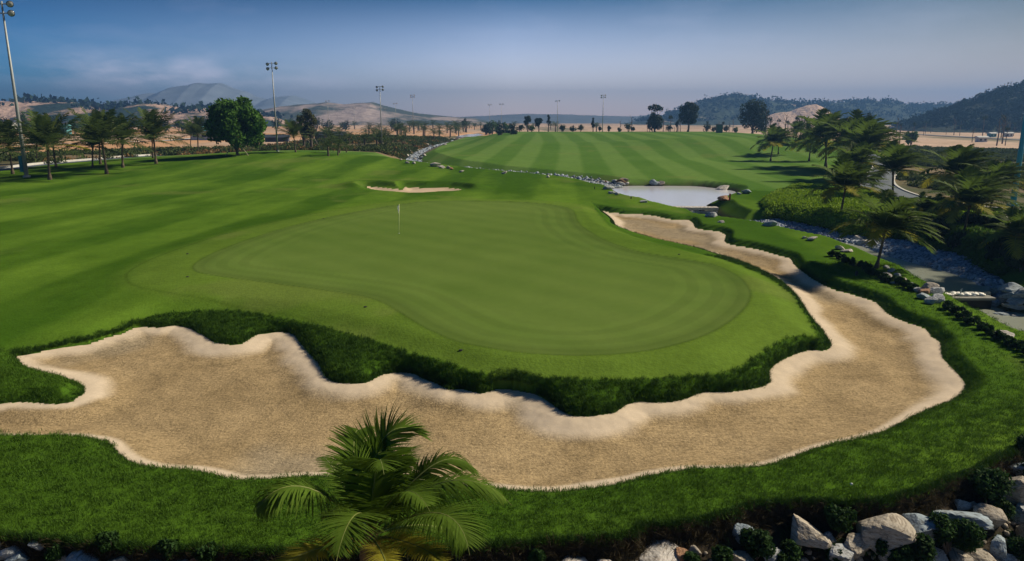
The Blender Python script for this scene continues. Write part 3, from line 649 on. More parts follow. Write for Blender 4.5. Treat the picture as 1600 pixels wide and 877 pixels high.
def crown_obj(name, blobs, n, size, m, parent, seed=0, shell=0.55, asp=0.55):
    P_, d = crown_pts(blobs, n, seed, shell); V, Q = leaf_cloud(P_, d, size*np.ones(n), asp, seed+1)
    return mk(name, None, None, parent=parent, shared=fast_mesh(name, V, Q, m))
def rand_blobs(cx, cy, cz, rx, rz, n, r0, seed):
    q = np.random.default_rng(seed); out = []
    for i in range(n):
        d = q.normal(size=3); d /= np.linalg.norm(d); k = 0.35+0.6*q.random()
        out.append((cx+d[0]*rx*k, cy+d[1]*rx*k, cz+d[2]*rz*k, r0*(0.7+0.6*q.random())))
    return out
def tree(name, p, h, wdt, m, label, group=None, trunk=0.25, nleaf=3000, ls=0.3, seed=0, cat='tree', tw=None, layers=None, nb=14):
    o = empty(name, p); tag(o, label, cat, group)
    tw = tw or h*0.035; q = random.Random(seed); t = MB()
    top = h*0.7
    t.tube([(0, 0, -0.3), (q.uniform(-.03, .03)*h, 0, h*trunk*0.6), (q.uniform(-.04, .04)*h, 0, top)], [tw*1.25, tw*0.9, tw*0.35], 8)
    if layers is None:
        cz = h*(trunk+(1-trunk)/2); rz = h*(1-trunk)/2
        blobs = rand_blobs(0, 0, cz, wdt/2*0.72, rz*0.78, nb, min(wdt/2, rz)*0.36, seed)
    else: blobs = layers
    for b in blobs[:9]:
        s0 = (0, 0, h*trunk*0.7+q.random()*0.2*h); t.tube([s0, ((b[0])*0.5, b[1]*0.5, (s0[2]+b[2])/2), (b[0], b[1], b[2])], [tw*0.5, tw*0.32, tw*0.12], 5, caps=False)
    t.build('trunk', M['bark'], o, True)
    crown_obj('crown', blobs, nleaf, ls, m, o, seed)
    return o

# ------------------------------------------------------------------ palms
def frond_mesh(pts, L, nl, lw, seed, hang=0.5, wind=(0.35, 0, 0), segs=2, side_bias=1.0, rach=0.03, maxl=0.28, spread=0.75):
    """pts: control curve of the rachis; leaflets in two rows"""
    q = random.Random(seed); P = [Vector(p) for p in pts]
    def bez(t):
        n = len(P)-1; A_ = list(P)
        while len(A_) > 1: A_ = [A_[i].lerp(A_[i+1], t) for i in range(len(A_)-1)]
        return A_[0]
    mb = MB(); K = 14
    C_ = [bez(i/K) for i in range(K+1)]
    mb.tube(C_, [rach*(1-0.85*i/K) for i in range(K+1)], 5)
    nrach = len(mb.F); W = Vector(wind)
    for i in range(nl):
        t = 0.10+0.90*(i+0.5)/nl; p = bez(t); tg = (bez(min(t+0.01, 1))-bez(t-0.01)).normalized()
        up = Vector((0, 0, 1)); sd_ = tg.cross(up)
        if sd_.length < 0.15: sd_ = tg.cross(Vector((0.3, 1, 0)))
        sd_.normalize(); nup = sd_.cross(tg).normalized()
        ln = L*maxl*(math.sin(min(1, (t*0.92+0.13))*math.pi)**0.6)*(0.85+0.3*q.random())
        for s in (-1, 1):
            fwd = 0.35+0.5*t
            d = (sd_*s*spread*side_bias+tg*fwd+nup*(0.32-0.2*t)+Vector((q.uniform(-.08, .08), q.uniform(-.08, .08), q.uniform(-.08, .08)))).normalized()
            a = p; w_ = lw*(0.8+0.4*q.random()); row = []
            for k in range(segs+1):
                f = k/segs; ww = w_*(1-f)**0.7 if k < segs else 0
                if k == 0: ww = w_*0.6
                wv = tg*ww
                row.append((a-wv, a+wv) if k < segs else (a,))
                d = (d+(Vector((0, 0, -1))*hang+W)*(0.9/segs)*(0.6+0.8*q.random())).normalized()
                a = a+d*(ln/segs)
            base_ = len(mb.V)
            for r_ in row: mb.V += [tuple(v) for v in r_]
            for k in range(segs):
                b0 = base_+2*k
                if k < segs-1: mb.F.append((b0, b0+1, b0+3, b0+2))
                else: mb.F.append((b0, b0+1, b0+2))
    return mb, nrach
def frond_obj(pts, L, nl, lw, seed, m, parent, **kw):
    mb, nrach = frond_mesh(pts, L, nl, lw, seed, **kw)
    o = mk('frond', mb.V, mb.F, [m, M['rachis']], parent)
    mi = np.zeros(len(mb.F), np.int32); mi[:nrach] = 1; o.data.polygons.foreach_set('material_index', mi)
    return o
def palm_proto(name, h, L, nf, seed, m, wind, nl=24, lw=0.055, trunk_r=0.22, lean=(0, 0), ym=0.12, segs=2, stiff=1.0, up=0.2, span=78):
    q = random.Random(seed); o = empty(name, (0, 0, 0)); t = MB(); K = 9; pts = []; rad = []
    for i in range(K+1):
        f = i/K; pts.append((lean[0]*f**1.4, lean[1]*f**1.4, h*f-0.2*(i == 0))); rad.append(trunk_r*(1.45-0.75*min(1, f*5) if f < 0.2 else 0.72-0.15*f)*(1.0+0.12*(i % 2)))
    t.tube(pts, rad, 9); t.build('trunk', M['palm_trunk'], o, True)
    top = Vector(pts[-1]); W = Vector(wind)
    s = MB(); s.tube([top+Vector((0, 0, -0.5)), top+Vector((0, 0, 0.1)), top+Vector((0, 0, 0.6))], [trunk_r*0.6, trunk_r*1.1, trunk_r*0.35], 7); s.build('crown_shaft', M['sheath'], o, True)
    for i in range(nf):
        a = i*2.39996+q.uniform(-.2, .2); lev = i/(nf-1)           # 0 = youngest upright, 1 = oldest drooping
        e = R(86-lev*span); Lf = L*(0.75+0.3*math.sin(min(1, lev*1.6)*math.pi/2))*(0.9+0.2*q.random())
        d = Vector((math.cos(a)*math.cos(e), math.sin(a)*math.cos(e), math.sin(e)))
        p1 = top+d*Lf*0.36
        d2 = (d+Vector((0, 0, -0.45-up*lev))*0.8/stiff+W*0.9).normalized(); p2 = p1+d2*Lf*0.36
        d3 = (d2+Vector((0, 0, -0.75))/stiff+W*1.0).normalized(); p3 = p2+d3*Lf*0.36
        mm = M['frond_yellow'] if (lev > 0.75 and q.random() < ym*2.5) else m
        frond_obj([top+Vector((0, 0, 0.15*(1-lev))), p1, p2, p3], Lf, nl, lw, seed*100+i, mm, o, hang=0.55, wind=tuple(W*0.8), segs=segs, rach=0.035, maxl=0.30)
    return o

# ------------------------------------------------------------------ rocks
def ico(sub=2):
    import bmesh
    bm = bmesh.new(); bmesh.ops.create_icosphere(bm, subdivisions=sub, radius=1.0)
    V = np.array([v.co[:] for v in bm.verts]); Fc = [tuple(v.index for v in f.verts) for f in bm.faces]; bm.free(); return V, Fc
ICO = {k: ico(k) for k in (1, 2, 3, 4)}
def rock_mesh(seed, sub=3, facets=10, amp=0.05, m=None):
    r = np.random.default_rng(seed); V, Fc = ICO[sub]; V = V.copy()
    n = r.normal(size=(facets, 3)); n /= np.linalg.norm(n, axis=1)[:, None]; d = 0.44+0.30*r.random(facets)
    dots = V@n.T; k = np.where(dots > 0.05, d/np.maximum(dots, 1e-3), 9).min(1); V = V*np.minimum(k, 1.0)[:, None]
    V *= (1+amp*fbm(V[:, 0]*3+seed, V[:, 1]*3+V[:, 2]*2.3, 3, seed))[:, None]
    V += V*0.04*fbm(V[:, 0]*9, V[:, 2]*9+V[:, 1]*5, 2, seed+3)[:, None]
    me = bpy.data.meshes.new('rock'); me.from_pydata(V.tolist(), [], Fc)
    if m: me.materials.append(m)
    return me
def rock(name, p, size, m, label, group, seed, sub=3, rot=None, sink=0.25, cat='rock'):
    q = random.Random(seed); o = bpy.data.objects.new(name, rock_mesh(seed, sub, m=m)); COL.objects.link(o)
    o.location = (p[0], p[1], p[2]+size[2]*(0.5-sink)); o.scale = (size[0]*0.62, size[1]*0.62, size[2]*0.62)
    o.rotation_euler = rot or (q.uniform(-.25, .25), q.uniform(-.25, .25), q.uniform(-.5, .5))
    tag(o, label, cat, group); return o
# ================================================================== THINGS
# ------------------------------------------------------------------ light masts
def mast(u, vb, vt, m=None, label='', group='floodlight masts', hide=None, big=1.0, lamps=4, p=None, box=False, twist=0.0):
    p = hits([(u, vb)])[0] if p is None else p
    h = toppix(p, vt); o = empty('floodlight_mast', p, twist); tag(o, label, 'light mast', group); m = m or M['steel']
    r = 0.011*h*big
    t = MB(); t.tube([(0, 0, -0.3), (0, 0, h*0.5), (0, 0, h)], [r*1.25, r*0.9, r*0.5], 10); t.build('pole', m, o, True)
    b = MB(); b.tube([(0, 0, -0.2), (0, 0, 0.25)], [r*2.2, r*2.2], 10); b.build('base_plate', m, o)
    lv = [(h*0.985, 1), (h*0.935, 1)][:max(1, lamps//2)]
    for (z, _) in lv:
        w_ = h*0.042
        a = MB(); a.tube([(-w_, 0, z), (w_, 0, z)], [r*0.35]*2, 6); a.build('crossarm', m, o)
        for s_ in (-1, 1):
            f = MB(); R_ = h*0.019
            c0 = Vector((s_*w_*1.15, -0.1*R_, z-R_*0.5*(s_ < 0))); dr = Vector((0.35*s_, -0.8, -0.35)).normalized()
            f.tube([c0-dr*R_*1.3, c0-dr*R_*0.9, c0-dr*R_*0.1, c0+dr*R_*0.3], [R_*0.25, R_*0.55, R_*0.95, R_], 12)
            fo = f.build('floodlight', M['lamp_dark'], o, True)
            g_ = MB(); g_.tube([c0+dr*R_*0.25, c0+dr*R_*0.36], [R_*0.86, R_*0.80], 12); g_.build('lens', M['lamp_glass'], fo, True)
    if box:
        bx = MB(); bx.box((-r*2.0, 0, 2.0), (r*2.2, r*2.2, 2.4)); bx.build('control_cabinet', M['teal_box'], o)
    return o, p
mast(42, 277, 2, label='tall grey floodlight mast leaning out of the frame at the far left', box=True, big=0.85)
mast(434, 237, 97, label='tall floodlight mast with four lamps right of the round tree', big=0.75)
mast(597, 229, 134, label='floodlight mast rising from the scrub bank beside the creek', big=0.75)
mast(646, 203, 148, label='smaller floodlight mast beyond the scrub bank, left of the far creek bend', big=0.8)
mast(938, 205, 148, label='floodlight mast with four lamps on the crest of the far fairway', big=0.8, p=np.array([43.5, 355, 2.0]))
mast(869, 203, 157, label='floodlight mast with one pair of lamps on the crest of the far fairway', lamps=2, big=0.8, p=np.array([23.0, 375, 1.4]))
for u, vb, vt, d_ in ((766, 196, 163, 520), (784, 199, 162, 470), (623, 196, 161, 480), (608, 196, 170, 620), (560, 194, 168, 640), (520, 195, 157, 520)):
    pp = np.array([(u-800)/F*d_, d_, -0.5]); 
    mast(u, vb, vt, label={766: 'thin distant floodlight mast left of the pair behind the dark thicket', 784: 'thin distant floodlight mast right of the pair behind the dark thicket', 623: 'thin distant mast between the bank mast and the creek mast', 608: 'very faint far mast just right of the scrub bank mast', 560: 'very faint far mast against the pale dunes, short', 520: 'faint far mast above the slender tree, against the pale dunes'}[u], lamps=2, big=0.6, p=pp)
# the blue mast cut by the right edge
mast(1582, 322, 60, m=M['blue_paint'], label='bright blue painted mast at the right edge beside the path', big=1.3)

# ------------------------------------------------------------------ flag and small course furniture
pf = hits([(623.5, 365)])[0]; o = empty('flagstick', pf); tag(o, 'thin pale flagstick with a limp white flag standing on the putting green', 'flagstick')
hF = 2.25; t = MB(); t.tube([(0, 0, -0.1), (0.04, 0, hF*0.5), (0.09, 0, hF)], [0.022, 0.02, 0.016], 8); t.build('pole', M['flagpole'], o, True)
t = MB()
for i in range(5):
    for j in range(4):
        pass
Vf = []; nfx, nfz = 7, 6
for i in range(nfx):
    for j in range(nfz):
        f = i/(nfx-1); z = hF-0.03-0.46*j/(nfz-1)-0.22*f**1.3; Vf.append((0.085-0.02*(hF-z)*0.05+0.03*f*math.sin(j*0.4)-0.16*f*(1-0.35*j/(nfz-1)), 0.05*math.sin(f*7+j*0.5), z))
mk('flag', Vf, [(i*nfz+j, (i+1)*nfz+j, (i+1)*nfz+j+1, i*nfz+j+1) for i in range(nfx-1) for j in range(nfz-1)], M['cloth'], o, True)
t = MB(); t.tube([(0, 0, -0.15), (0, 0, 0.012)], [0.054, 0.054], 14); t.build('cup', M['white'], o)
def stake(u, vb, vt, m, w_, label, grp=None):
    p = hits([(u, vb)])[0]; h = max(toppix(p, vt), 0.25); b = MB(); b.box((0, 0, h/2-0.1), (w_, w_, h+0.2)); b.tube([(0, 0, h-0.01), (0, 0, h+w_*0.5)], [w_*0.5, 0.01], 4)
    tag(b.build('marker_stake', m, loc=tuple(p)), label, 'marker stake', grp)
stake(1140, 313, 303, M['red'], 0.16, 'red marker stake on the right bank of the pond')
stake(986, 311, 307, M['black'], 0.10, 'small dark stake on the near bank of the pond')
stake(929, 296, 292, M['black'], 0.09, 'small dark stake on the fairway left of the pond')
stake(1352, 417, 409, M['black'], 0.12, 'short dark post beside the hedge near the leaning palm')
stake(1338, 431, 426, M['black'], 0.12, 'second short dark post at the lawn edge of the hedge')
for (u, v, lb) in ((293, 397, 'dark sprinkler head above the left tip of the green'), (293, 433, 'dark sprinkler head below the left tip of the green'), (571, 480, 'dark sprinkler head on the fringe below the green'), (720, 548, 'sprinkler head on the near fringe of the green'), (1061, 398, 'sprinkler head on the fringe by the winding bunker'), (506, 342, 'sprinkler head on the far left fringe')):
    p = hits([(u, v)])[0]; b = MB(); b.tube([(0, 0, -0.05), (0, 0, 0.035), (0, 0, 0.04)], [0.07, 0.07, 0.04], 12); tag(b.build('sprinkler_head', M['black'], loc=tuple(p)), lb, 'sprinkler', 'sprinkler heads round the green')
V_, F_ = ICO[2]; p = hits([(1330, 760)])[0]; tag(mk('golf_ball', V_*0.035, F_, M['white'], smooth=True, loc=(p[0], p[1], p[2]+0.06)), 'white golf ball lying in the rough above the rock slope', 'golf ball')
# green bin on the crest
p = np.array([(1117-800)/F*318, 318., 0]); p[2] = float(height(p[0], p[1])); hb_ = 3.4; b = MB(); b.box((0, 0, hb_*0.5), (2.4, 2.0, hb_)); o = b.build('utility_box', M['bin'], loc=tuple(p)); b = MB(); b.box((0, 0, hb_+0.12), (2.7, 2.3, 0.24)); b.build('lid', M['black'], o); tag(o, 'dark green utility box on the crest of the far fairway', 'utility box')

# ------------------------------------------------------------------ weirs
def weir_pond():
    a = hits([(1029, 326)])[0]; a = np.array([*onz(1027, 327, -0.9)]); b_ = np.array([*onz(1121, 328, -0.9)]); d = b_-a; L = np.linalg.norm(d); rz = math.atan2(d[1], d[0]); c = (a+b_)/2
    o = empty('pond_weir', (c[0], c[1], -0.9), rz); tag(o, 'low stone weir with two spilling gaps at the foot of the pond', 'weir')
    t = MB(); t.box((0, 0, 0.16), (L, 1.3, 0.28)); t.build('sill', M['rock_pale'], o)
    q = random.Random(5)
    for i in range(5):
        x = -L/2+L*(0.12+0.16*i)
        s = MB(); s.box((x, 0.0, -0.6), (0.35, 0.8, 1.02)); s.build('pier', M['concrete'], o)
    bk = MB(); bk.box((-L*0.1, 0.42, -0.7), (L*0.8, 0.08, 1.2)); bk.build('back_wall', M['black'], o)
    for i, x in enumerate((-L*0.5+L*0.56, -L*0.5+L*0.36)):
        s = MB(); s.tube([(x-0.8, -0.35, -0.25), (x+0.8, -0.35, -0.25)], [0.22, 0.24], 8); s.build('spilling_water', M['foam'], o, True)
    # squared stone abutment on the right
    for r_ in range(4):
        for c_ in range(4):
            s = MB(); s.box((L*0.5-0.4-c_*0.62+(r_ % 2)*0.2, -0.35-0.05*q.random(), -0.25-r_*0.34), (0.58, 0.55, 0.31), q.uniform(-.04, .04)); s.build('block', M['rock_grey'], o)
weir_pond()
def weir_rock():
    a = onz(1465, 463, ZU+0.1); b_ = onz(1543, 463, ZU+0.1); d = b_-a; L = np.linalg.norm(d); rz = math.atan2(d[1], d[0]); c = (a+b_)/2
    o = empty('stream_weir', (c[0], c[1], ZU), rz); tag(o, 'concrete ledge with foaming water between two heaps of boulders', 'weir')
    t = MB(); t.box((0, 0, 0.0), (L+0.6, 0.7, 0.14)); t.build('ledge', M['concrete'], o)
    t = MB(); t.box((0, 0.25, -0.6), (L+0.8, 0.2, 1.1)); t.build('wall', M['black'], o)
    r = np.random.default_rng(3)
    for i, (x0, x1) in enumerate(((-0.48, -0.16), (-0.12, 0.22), (0.2, 0.47))):
        n = 26; P_ = np.stack([L*(x0+(x1-x0)*r.random(n)), 0.15+0.7*r.random(n)*[0.6, 1, 1][i], 0.10+0.05*r.random(n)], 1); s = MB(); V0, F0 = ICO[1]
        for p_ in P_:
            k = 0.06+0.10*r.random(); s.add(V0*np.array([k*1.8, k*1.2, k*0.6])+p_, F0)
        s.build('foam', M['foam'], o, True)
    # small figure-like fountain nozzle
    s = MB(); s.tube([(L*0.02, 0.3, 0.05), (L*0.02, 0.3, 0.45), (L*0.05, 0.3, 0.5)], [0.05, 0.04, 0.02], 6); s.build('spout', M['rock_blue'], o)
weir_rock()

# ------------------------------------------------------------------ rocks
def rocks(items, where, group, adj, sub=3, sink=0.25, flatk=0.62, seed=0, where_fn=None):
    """items: (u, v centre, width px, colour[, height px])"""
    it = sorted(items, key=lambda q: q[0]); bs = hits([(i[0], i[1]+(i[4] if len(i) > 4 else i[2]*flatk)*0.38) for i in it])
    cn_ = {'g': 'grey', 'b': 'blue grey', 't': 'tan', 'p': 'pale', 'r': 'rusty brown'}; mm = {'g': 'rock_grey', 'b': 'rock_blue', 't': 'rock_tan', 'p': 'rock_pale', 'r': 'rock_rust'}
    for k, (i, p) in enumerate(zip(it, bs)):
        mpp = p[1]/F*1.0/math.cos(PITCH); w_ = i[2]*mpp*1.22; h_ = (i[4] if len(i) > 4 else i[2]*flatk)*mpp*1.10
        lb = f"{cn_[i[3]]} {adj} {where}, {ordw(k)} from left"
        rock('boulder', p, (w_, w_*0.85, max(h_*0.95, w_*0.33)), M[mm[i[3]]], lb, group, seed+k*7+1, sub, sink=sink, cat='boulder')
rocks([(15,855,28,'g',22),(0,850,16,'b',18),(-20,868,34,'g',24),(28,868,44,'b',24),(62,855,24,'g',14),(100,872,26,'t',18),(140,871,56,'b',26),(195,872,44,'t',20),(238,872,38,'g',22),(276,878,30,'b',20),(304,877,18,'r',12),(357,873,20,'p',14),(400,882,36,'g',18),(440,873,50,'b',14),(480,886,40,'g',22),(530,888,44,'t',22),(640,884,40,'g',20),(690,872,20,'p',14),(718,872,28,'t',16),(756,868,16,'g',12),(781,873,26,'g',14),(825,886,40,'g',22),(868,884,30,'t',20),(895,874,50,'p',18),(950,877,26,'p',14),(985,886,30,'g',18),(1025,867,64,'p',34),(1067,862,24,'r',26),(1084,860,18,'t',20),(1120,878,40,'g',26)],
      'along the bottom edge below the rough', 'boulders of the rock slope', 'boulder', 4, 0.25, 0.5, 100)
rocks([(1160,832,34,'b',34),(1160,872,40,'t',26),(1205,868,36,'g',30),(1256,828,62,'t',58),(1297,840,20,'g',18),(1315,865,52,'g',34),(1340,848,46,'t',34),(1375,824,78,'t',52),(1400,870,44,'t',30),(1431,814,66,'b',46),(1494,806,84,'b',38),(1502,787,20,'b',16),(1541,803,50,'t',38),(1519,790,22,'t',18),(1587,757,52,'t',58),(1592,730,30,'b',24),(1559,852,26,'b',52),(1500,868,40,'t',24),(1537,872,44,'t',24),(1460,868,36,'g',24),(1576,872,26,'b',22),(1600,800,44,'g',36),(1612,842,50,'t',40),(1640,700,44,'g',36),(1640,770,50,'t',40)],
      'on the slope at the lower right', 'boulders of the rock slope', 'boulder', 4, 0.22, 0.62, 300)
rocks([(933,285,6,'t'),(942,284.5,9,'g'),(947,285,8,'r'),(953,286.5,7,'t'),(951,293,14,'g',8),(955,301,13,'g',5),(963,303,7,'p',5),(961,283.5,10,'g',6),(968,282,10,'r',6),(972,280,10,'t',4),(979,282,8,'t',5),(968,286,10,'t',6),(975,285,8,'r',5),(980,286.5,6,'p',5),(971,288,9,'g',4)],
      'heaped at the pond\'s left end', 'rocks round the pond', 'rock', 2, 0.2, 0.62, 500)
rocks([(1022,285,10,'b',8),(1029,287,6,'g',5),(1033,286,8,'t',7),(1006.5,314.5,11,'g',5),(1129.5,293,16,'p',9),(1165,299,15,'b',9),(1155,302.5,7,'g',4),(1132,310,15,'r',7),(1111,336,15,'g',8),(1126,346.5,10,'p',3)],
      'on the bank of the pond', 'rocks round the pond', 'rock', 3, 0.2, 0.62, 550)
rocks([(1205,349,20,'b',11),(1258,371,8,'p',5),(1267,373,16,'p',7),(1311,387,14,'p',8),(1325,391,16,'p',7),(1340,372,14,'p',11),(1352.5,378,18,'p',10),(1372,399,8,'b',5),(1384,417,8,'g',5),(1392,422,9,'g',6),(1403,430,9,'g',6),(1414,437,9,'t',6),(1383,431,22,'p',6),(1398,441,10,'p',5),(1424,443,12,'g',8),(1432,449,12,'t',8)],
      'beside the stream channel', 'rocks along the stream', 'rock', 3, 0.25, 0.6, 600)
rocks([(1448,449,24,'t',13),(1462,453,20,'g',12),(1434,452,14,'g',12),(1446,456,16,'r',10),(1443,462,20,'b',12),(1456,469,15,'g',14),(1466,467,17,'g',15),(1472,436,12,'b',9),(1484,438.5,20,'b',13),(1501,438,20,'b',8)],
      'left of the foaming weir', 'boulders at the stream weir', 'boulder', 3, 0.2, 0.6, 700)
rocks([(1536,455,25,'g',15),(1552,458,20,'t',13),(1557,446,14,'b',8),(1561,451,18,'g',10),(1565,465,20,'g',14),(1577,462,20,'b',16),(1549,473,22,'b',16),(1584,450,40,'b',17),(1596,458,26,'g',16),(1590,470,22,'g',12),(1566,498,32,'b',17),(1588,496,28,'g',17),(1587,508,30,'g',13),(1572,523,24,'p',11),(1615,462,34,'g',20),(1618,500,26,'g',16),(1583,478,26,'g',10)],
      'right of the foaming weir', 'boulders at the stream weir', 'boulder', 3, 0.2, 0.6, 800)
rocks([(663,243,7,'p'),(648,238,5,'p'),(642,236,5,'p'),(653,235,5,'t'),(635,243,9,'p'),(627,237,7,'t'),(648,249,7,'p'),(627,250,5,'p'),(636,254,7,'p'),(647,255,6,'p'),(667,226,7,'t'),(673,229,6,'g'),(683,224,7,'g'),(690,223,5,'t'),(700,218,7,'t'),(708,218,6,'p'),(716,217,5,'t'),(679,259,16,'p',4),(689,261,11,'p',5),(700,262,8,'t'),(705,264,7,'r'),(721,268,7,'p'),(788,270,9,'p',5),(856,276,7,'p'),(658,247,7,'g'),(640,246,8,'g'),(656,240,6,'g'),(678,230,6,'g'),(695,226,5,'p'),(668,233,6,'g')],
      'along the far creek', 'rocks along the far creek', 'rock', 1, 0.1, 0.6, 900)

# ------------------------------------------------------------------ foreground palm, each frond placed
YP = 10.4
fc = aty(580, 856, YP); gz = float(height(fc.x, fc.y-0.15)); o = empty('coconut_palm', (fc.x, fc.y-0.15, gz)); tag(o, 'large coconut palm in the foreground, fronds blown to the right over the bunker', 'palm tree')
def L_(u, v, dy=0.0): p_ = aty(u, v, YP+dy); return (p_.x-fc.x, p_.y-(fc.y-0.15), p_.z-gz)
hC = fc.z-gz
t = MB(); t.tube([(0.05, 0, -0.4), (0.0, 0, hC*0.5), (0, 0.15, hC-0.25)], [0.24, 0.17, 0.15], 12); t.build('trunk', M['palm_trunk'], o, True)
s = MB(); s.tube([(0, 0.15, hC-0.55), (0, 0.15, hC-0.1), (0, 0.15, hC+0.35)], [0.14, 0.2, 0.07], 9); s.build('crown_shaft', M['sheath'], o, True)

FR = [ # control points (u, v, depth offset), leaflets, length factor, material, hang, wind
    ([(570,832,0),(520,770,-.3),(440,715,-.7),(392,812,-1.0)], 60, 3.0, 'frond', 1.15, 0.04, 0.22),
    ([(580,820,0),(572,700,.5),(606,630,.7),(676,690,.8)], 64, 3.0, 'frond', 0.38, 0.34, 0.24),
    ([(578,820,0),(545,740,.9),(548,650,1.4),(566,676,1.8)], 44, 2.5, 'frond', 0.35, 0.14, 0.20),
    ([(583,822,0),(640,760,.3),(700,668,.6),(752,748,.8)], 58, 2.8, 'frond', 0.95, 0.25, 0.22),
    ([(585,828,0),(650,755,-.3),(735,715,-.3),(800,790,-.2)], 62, 3.0, 'frond', 1.0, 0.22, 0.20),
    ([(588,832,0),(650,800,-.7),(720,770,-1.1),(734,868,-1.5)], 60, 3.0, 'frond', 0.7, 0.16, 0.24),
    ([(576,834,0),(578,792,-.8),(545,775,-1.5),(524,885,-2.2)], 54, 2.8, 'frond', 0.45, 0.22, 0.22),
    ([(584,838,0),(625,842,-.8),(665,852,-1.3),(700,884,-1.7)], 50, 2.5, 'frond_yellow', 0.40, 0.10, 0.16),
    ([(572,840,0),(530,852,-.7),(470,852,-1.1),(410,905,-1.6)], 50, 2.6, 'frond_yellow', 0.45, 0.05, 0.16),
    ([(574,826,0),(545,780,1.2),(512,700,2.2),(498,716,2.9)], 40, 2.7, 'frond', 0.35, 0.05, 0.13),
    ([(578,826,0),(585,750,-.5),(590,680,-.4),(600,742,-1.1)], 56, 2.6, 'frond', 0.55, 0.28, 0.25),
    ([(578,830,0),(566,760,-.2),(556,700,.1),(552,742,-.3)], 52, 2.4, 'frond', 0.35, 0.18, 0.22),
    ([(582,828,0),(605,780,-.6),(640,735,-.7),(672,800,-1.3)], 56, 2.6, 'frond', 0.45, 0.22, 0.22),
    ([(580,830,0),(600,760,.3),(620,690,.5),(650,726,.3)], 56, 2.5, 'frond', 0.55, 0.30, 0.24),
    ([(574,834,0),(548,800,.4),(520,775,.9),(500,820,1.2)], 46, 2.3, 'frond', 0.5, 0.10, 0.18),
    ([(584,836,0),(640,815,.6),(700,810,1.0),(742,862,1.2)], 50, 2.6, 'frond', 0.5, 0.2, 0.18),
    ([(580,842,0),(590,850,-.9),(600,862,-1.6),(612,910,-2.2)], 46, 2.3, 'frond_yellow', 0.4, 0.1, 0.14),
    ([(580,836,0),(572,730,.15),(582,690,.2),(612,712,.3)], 50, 2.2, 'frond', 0.4, 0.35, 0.22),
]
for i, (cp, nl, Lf, mm, hg, wd, ml) in enumerate(FR):
    frond_obj([L_(*c_) for c_ in cp], Lf, int(nl*1.8), 0.027, 900+i, M[mm], o, hang=hg, wind=(wd, 0.0, 0), segs=4, rach=0.022, maxl=ml*1.1, spread=0.8)

# ------------------------------------------------------------------ mid distance palms
WL = (0.05, 0, 0); WR = (0.40, 0.05, 0.03)
def norm_palm(name, m, wind, seeds, nf, **kw): return [palm_proto(name, 1.0*hh, LL, nf, sd_, m, wind, **kw) for sd_, hh, LL in seeds]
left_protos = [palm_proto('coconut_palm', 3.6, 4.7, 22, s_, M['frond_far'], WL, nl=24, lw=0.12, trunk_r=0.18, stiff=2.0, up=0.30, span=82, lean=(ln, 0.2), ym=0.05) for s_, ln in ((11, 0.1), (12, -0.2), (13, 0.3))]
right_protos = [palm_proto('coconut_palm', 3.5, 5.0, 36, s_, M['frond_right'], WR, nl=24, lw=0.15, trunk_r=0.18, lean=(ln, 0.2), ym=0.25, segs=3) for s_, ln in ((21, 0.3), (22, -0.2), (23, 0.5))]
PH = {}
used_p = set()
def put_palm(protos, k, u, vb, vt, label, group, base_h=7.6, p=None, rz=0.0, tilt=0.0, cat='palm tree'):
    pr_ = protos[k % len(protos)]
    o = pr_ if pr_ not in used_p else copy_tree(pr_)
    used_p.add(pr_)
    p = hits([(u, vb)])[0] if p is None else p
    h = toppix(p, vt); s = h/base_h; o.location = p; o.scale = (s, s, s); o.rotation_euler = (0, tilt, rz); tag(o, label, cat, group)
    return o
LP = [(20,272,183),(78,281,172),(88,262,186),(167,272,166),(157,257,180),(192,262,176),(244,256,167),(239,247,192),(310,239,180),(298,232,190),(462,238,186),(58,256,196),(145,262,196),(-25,276,180)]
LP.sort(); hp = hits([(a, b) for a, b, c in LP])
for i, ((u, vb, vt), p) in enumerate(zip(LP, hp)):
    put_palm(left_protos, i, u, vb, vt, f"coconut palm {'among the scrub by the slender tree' if u > 400 else 'beside the left path'}, {ordw(i)} from the left of the left grove" if u < 400 else 'lone small coconut palm in the scrub between mast and slender tree', 'palms of the left grove', p=p, rz=random.uniform(-.5, .5))
# support stakes under two of the young palms are too small to see; right hand grove
RP = [(1204,252,192,'upright palm at the left end of the right grove'),(1216,241,196,'small palm just behind the left end of the right grove'),(1242,226,184,'hazy palm behind the lawn palms, on the crest'),(1264,252,190,'palm on the shaded lawn left of the tall clump'),(1290,262,166,'tall palm rising highest at the left of the clump'),(1318,270,172,'tall palm in the middle of the clump by the path bend'),(1340,268,170,'tall windblown palm at the right of the clump'),(1352,282,178,'palm leaning over the bend of the buggy path'),(1331,300,212,'leafy palm in front of the tall clump'),(1313,341,240,'dark palm standing in the bright ground cover'),(1394,312,216,'palm on the lawn side of the buggy path bend'),(1483,324,214,'bent windblown palm right of the path bend'),(1505,372,262,'broad palm in the dark shrubs above the gravel bank'),(1528,356,256,'palm half hidden behind the broad palm'),(1546,332,240,'small ragged palm on the waste ground by the blue mast'),(1440,352,300,'low palm with yellow fronds between path and gravel bank'),(1470,356,302,'low palm with hanging fronds above the gravel bank'),(1585,417,314,'palm with a leaning trunk at the right edge'),(1660,395,280,'palm cut off by the right edge of the photo')]
hp = hits([(a, b) for a, b, c, d in RP])
for i, ((u, vb, vt, lb), p) in enumerate(zip(RP, hp)):
    put_palm(right_protos, i, u, vb, vt, lb, 'palms of the right grove', p=p, rz=random.uniform(-.35, .35), tilt=-0.10 if u == 1585 else 0)
o = put_palm(right_protos, 1, 1369, 419, 292, 'palm with a slanting bare trunk beside the stream and hedge', 'palms of the right grove', rz=0.1, tilt=0.22)
